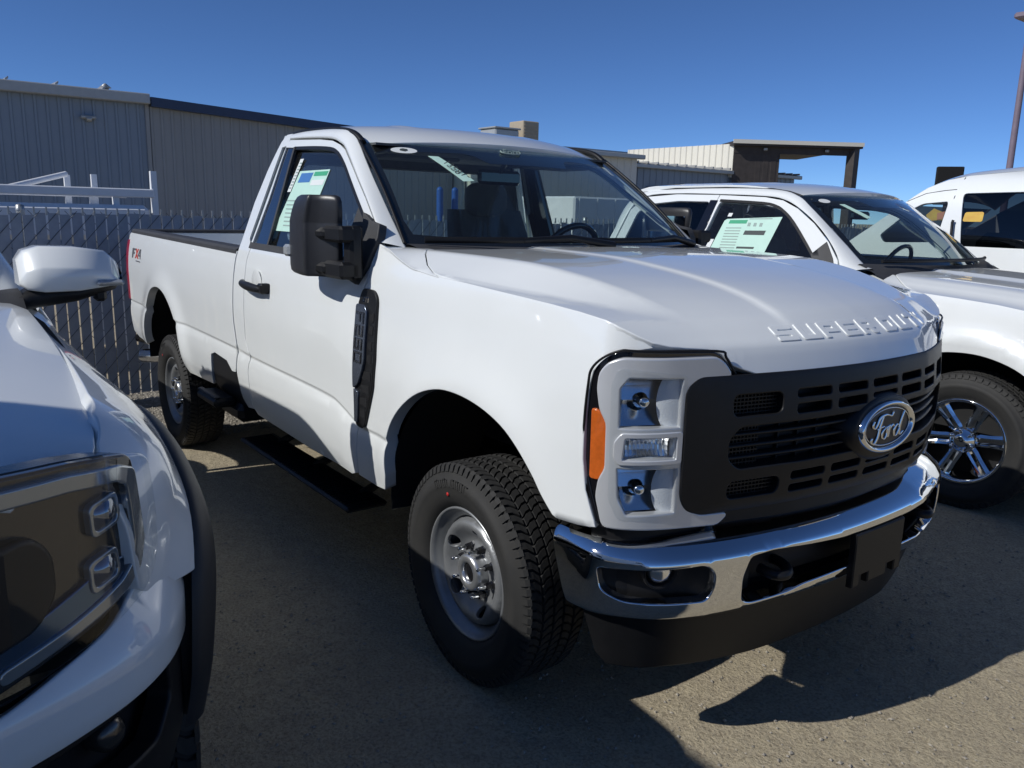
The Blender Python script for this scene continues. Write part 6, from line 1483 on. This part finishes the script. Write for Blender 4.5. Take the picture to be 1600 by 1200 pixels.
pair3('lower_blade',[pround([(.585,.915),(.60,.925),(.73,.952),(.85,.982),(.86,1.03),(.80,1.03),(.66,.985),(.60,.965)],.008,2)],g3(-.018),M['blade'] if 'blade' in M else M['badge'],parent=HL,depth=.02,r=.003)
for (s0,z0) in ((.815,1.130),(.805,1.030)):
    pair3('projector_frame',[pround([(s0-.036,z0+.020),(s0+.030,z0+.030),(s0+.036,z0-.014),(s0+.028,z0-.026),(s0-.033,z0-.036)],.012,3),pround([(s0-.032,z0+.0165),(s0+.027,z0+.0265),(s0+.033,z0-.0125),(s0+.0255,z0-.0235),(s0-.030,z0-.032)],.016,4)],g3(-.014),M['guide'],parent=HL,depth=.02,r=.003,bstep=.01,step=.02)
    pair3('projector_lens',[pround([(s0-.034,z0+.018),(s0+.029,z0+.028),(s0+.035,z0-.0135),(s0+.027,z0-.025),(s0-.032,z0-.0335)],.018,4)],lambda s,z,s0=s0,z0=z0:V((*FP3(s,-.020+.014*max(0,1-((s-s0)/.034)**2-((z-z0+.003)/.029)**2)),z)),M['proj'] if 'proj' in M else M['gloss'],parent=HL,depth=.01,r=0,step=.012)
pair3('lamp_lens',[pround(lo3,.02,3)],g3(.004),M['lens'],parent=HL,depth=.01,r=.006,step=.05)
pair3('side_reflector',[pround([(.885,1.12),(.905,1.11),(.908,1.05),(.895,1.03),(.885,1.06)],.006,2)],g3(-.02),M['gloss'],parent=HL,depth=.01,r=.002)
# grille with bar block reaching into the lamp
panel('grille',[pround([(-.53,.80),(.53,.80),(.56,.92),(.55,1.22),(-.55,1.22),(-.56,.92)],.03)]+[pround([(s-.075,z),(s+.075,z),(s+.075,z+.045),(s-.075,z+.045)],.01) for s in (-.42,-.25,-.08,.09,.26,.43) for z in (.83,.895,1.165)],g3(-.02),.05,M['black'],T3,(1,0,0),depth=.04,r=.004)
panel('grille_block',[pround([(-.66,.985),(.66,.985),(.70,1.02),(.70,1.09),(.665,1.13),(-.665,1.13),(-.70,1.09),(-.70,1.02)],.03,4)],lambda s,z:V((*FP3(s,.030-.05*sm(.50,.72,abs(s))),z)),.05,M['black'],T3,(1,0,0),depth=.05,r=.012)
panel('grille_backing',[[(-.56,.75),(.56,.75),(.56,1.24),(-.56,1.24)]],g3(-.08),.1,M['void'],T3,(1,0,0),depth=.01,r=0)
# white bumper band, black lower bumper
BB=[(.70,-.03),(.74,.005),(.80,.028),(.86,.030),(.90,.012),(.94,-.02)]
def b3(s,z): return V((*FP3(s,cub(BB,z)*(1-.5*sm(.9,1.08,abs(s)))),z))
hb=[(1.19,.885),(1.10,.925),(1.02,.945),(.972,.962),(.956,.985),(.935,.972),(.885,.945),(.80,.922),(.70,.903),(.58,.878),(.45,.862),(.2,.855)]
hb2=[(.2,.745),(.52,.75),(.60,.775),(.68,.778),(.85,.785),(1.00,.795),(1.10,.790),(1.19,.775)]
panel('bumper',[pround(hb+[(-s,z) for s,z in hb[::-1]]+[(-s,z) for s,z in hb2[::-1]]+hb2,.02,3)],b3,.035,M['white'],T3,(1,0,0),depth=.03,r=.006)
panel('lower_bumper',[pround([(1.12,.80),(1.06,.84),(.99,.795),(.60,.77),(.5,.74),(-.5,.74),(-.60,.77),(-.99,.795),(-1.06,.84),(-1.12,.80),(-1.10,.62),(-.95,.52),(-.5,.46),(.5,.46),(.95,.52),(1.10,.62)],.02),pround([(.97,.770),(.64,.750),(.60,.70),(.70,.63),(.90,.62),(.98,.68)],.02),pround([(-.97,.770),(-.64,.750),(-.60,.70),(-.70,.63),(-.90,.62),(-.98,.68)],.02)],lambda s,z:V((*FP3(s,.0-.10*max(0,.60-z)),z)),.05,M['black'],T3,(1,0,0),depth=.04,r=.008)
panel('bumper_cavity',[[(-1.05,.55),(1.05,.55),(1.05,.85),(-1.05,.85)]],g3(-.07),.1,M['void'],T3,(1,0,0),depth=.01,r=0)
for q in (1,-1):
    x,y=FP3(.80,-.03); Mf=frame_at((x,y*q if q>0 else -y,.70),(.85,-.5*q,0)); MB().lathe([(.001,.012),(.022,.010),(.032,.0),(.036,-.03)],Mf,20).build('fog_lamp',M['lampdark'],T3)
# mirrors
for q in (1,-1):
    n_=node('door_mirror',T3)
    def bd(mb,nm,mt): (mb if q>0 else mb.mirrored()).build(nm,mt,n_)
    rows=[]
    for y,x0_,x1_,z0_,z1_ in ((-.835,-.99,-.86,1.395,1.475),(-.855,-1.0,-.835,1.382,1.505),(-.90,-1.0,-.815,1.375,1.520),(-1.0,-1.0,-.80,1.378,1.518),(-1.09,-1.0,-.81,1.390,1.505),(-1.13,-1.0,-.84,1.405,1.470),(-1.145,-.99,-.88,1.42,1.45)):
        rows.append([V((x,y,z)) for x,z in ((x0_,z0_),(x0_,z1_-.004),(x0_+.004,z1_),(x1_-.060,z1_),(x1_-.050,z1_-.006),(x1_-.006,z1_-.062),(x1_,z1_-.070),(x1_-.004,z0_+.008),(x1_-.010,z0_))])
    mb=MB().grid(rows,True,closed_v=True,flip=True); mb.add(rows[0],[tuple(range(9))]); mb.add(rows[-1],[tuple(range(9))[::-1]]); bd(mb,'mirror_cap',M['white'])
    rows=[]
    for y,x0_,x1_,z0_,z1_ in ((-.80,-1.0,-.86,1.30,1.345),(-.86,-1.0,-.845,1.318,1.375),(-1.0,-1.0,-.83,1.34,1.379),(-1.12,-1.0,-.85,1.375,1.402),(-1.14,-.98,-.88,1.392,1.415)):
        rows.append([V((x,y,z)) for x,z in ((x0_,z0_),(x0_,z1_),(x1_,z1_),(x1_,z0_+.015),(x1_-.03,z0_))])
    mb=MB().grid(rows,True,closed_v=True,flip=True); mb.add(rows[0],[tuple(range(5))]); mb.add(rows[-1],[tuple(range(5))[::-1]]); bd(mb,'mirror_base',M['black'])
    bd(MB().box((-.835,-1.135,1.392),(-.795,-1.05,1.412),bev=.008),'turn_lens',M['lampclear'])
    bd(MB().box((-.90,-1.09,1.335),(-.86,-1.05,1.375),bev=.01),'puddle_lamp',M['black'])
w3=node('wheel',T3); tyre_mesh(.425,.285,.22,44,True).build('tyre',M['rubber'],w3); MB().lathe([(.22,.08),(.215,.11),(.2,.09),(.17,.02),(.08,.03),(.06,.05),(.001,.055)],Matrix.Identity(4),40).build('rim',M['gloss'],w3)
orient(w3,0,-.845,.425,1)
for x,q in ((0,-1),(-3.27,1),(-3.27,-1)): c_=copy_tree(w3,T3); orient(c_,x,-q*.845,.425,q)

# ================================================================== unseen tall van, added to throw shade over the front of the left truck
TX=thing('cargo_van','tall white high-roof van parked outside the left edge of the view','van',loc=(2.36,-5.20,0))
def fX(x,z): return V((x,-cub([(.3,.96),(1.0,1.0),(1.5,.995),(2.3,.985),(2.89,.97),(2.99,.90)],z),z))
vx=[(-2.4,.35),(-2.4,2.93),(1.6,2.95),(1.95,2.5),(2.3,2.05),(2.65,1.5),(3.0,1.25),(3.15,1.0),(3.15,.35)]
panel('body_side',[vx,pround([(1.2,1.45),(1.25,2.0),(2.0,2.0),(2.35,1.45)],.04)],fX,.15,M['white'],TX,OUT,both=True,depth=.03,r=.004)
panel('side_window',[pround([(1.2,1.45),(1.25,2.0),(2.0,2.0),(2.35,1.45)],.04)],lambda x,z:fX(x,z)+V((0,.01,0)),.2,M['dglass'],TX,OUT,both=True,depth=.004,r=0)
MB().grid([[V((x,(.95 if z>2.3 else .98)*t,z+.04*(1-t*t))) for t in [-1+i/6 for i in range(13)]] for x,z in ((-2.4,2.93),(1.6,2.95),(1.95,2.5),(2.3,2.05))],True).build('roof',M['white'],TX)
MB().grid([[V((x,.95*t,z)) for t in [-1+i/6 for i in range(13)]] for x,z in ((2.3,2.05),(2.65,1.5),(3.0,1.25),(3.18,1.0),(3.18,.35))],True).build('nose',M['white'],TX)
MB().box((-2.42,-.93,.35),(-2.38,.93,2.58)).build('rear_door',M['white'],TX); MB().box((-2.3,-.9,.4),(3.0,.9,.5)).build('floor',M['shroud'],TX)
for x,q in ((2.25,1),(2.25,-1),(-1.4,1),(-1.4,-1)): c_=copy_tree(wv,TX); orient(c_,x,-q*.90,.36,q)
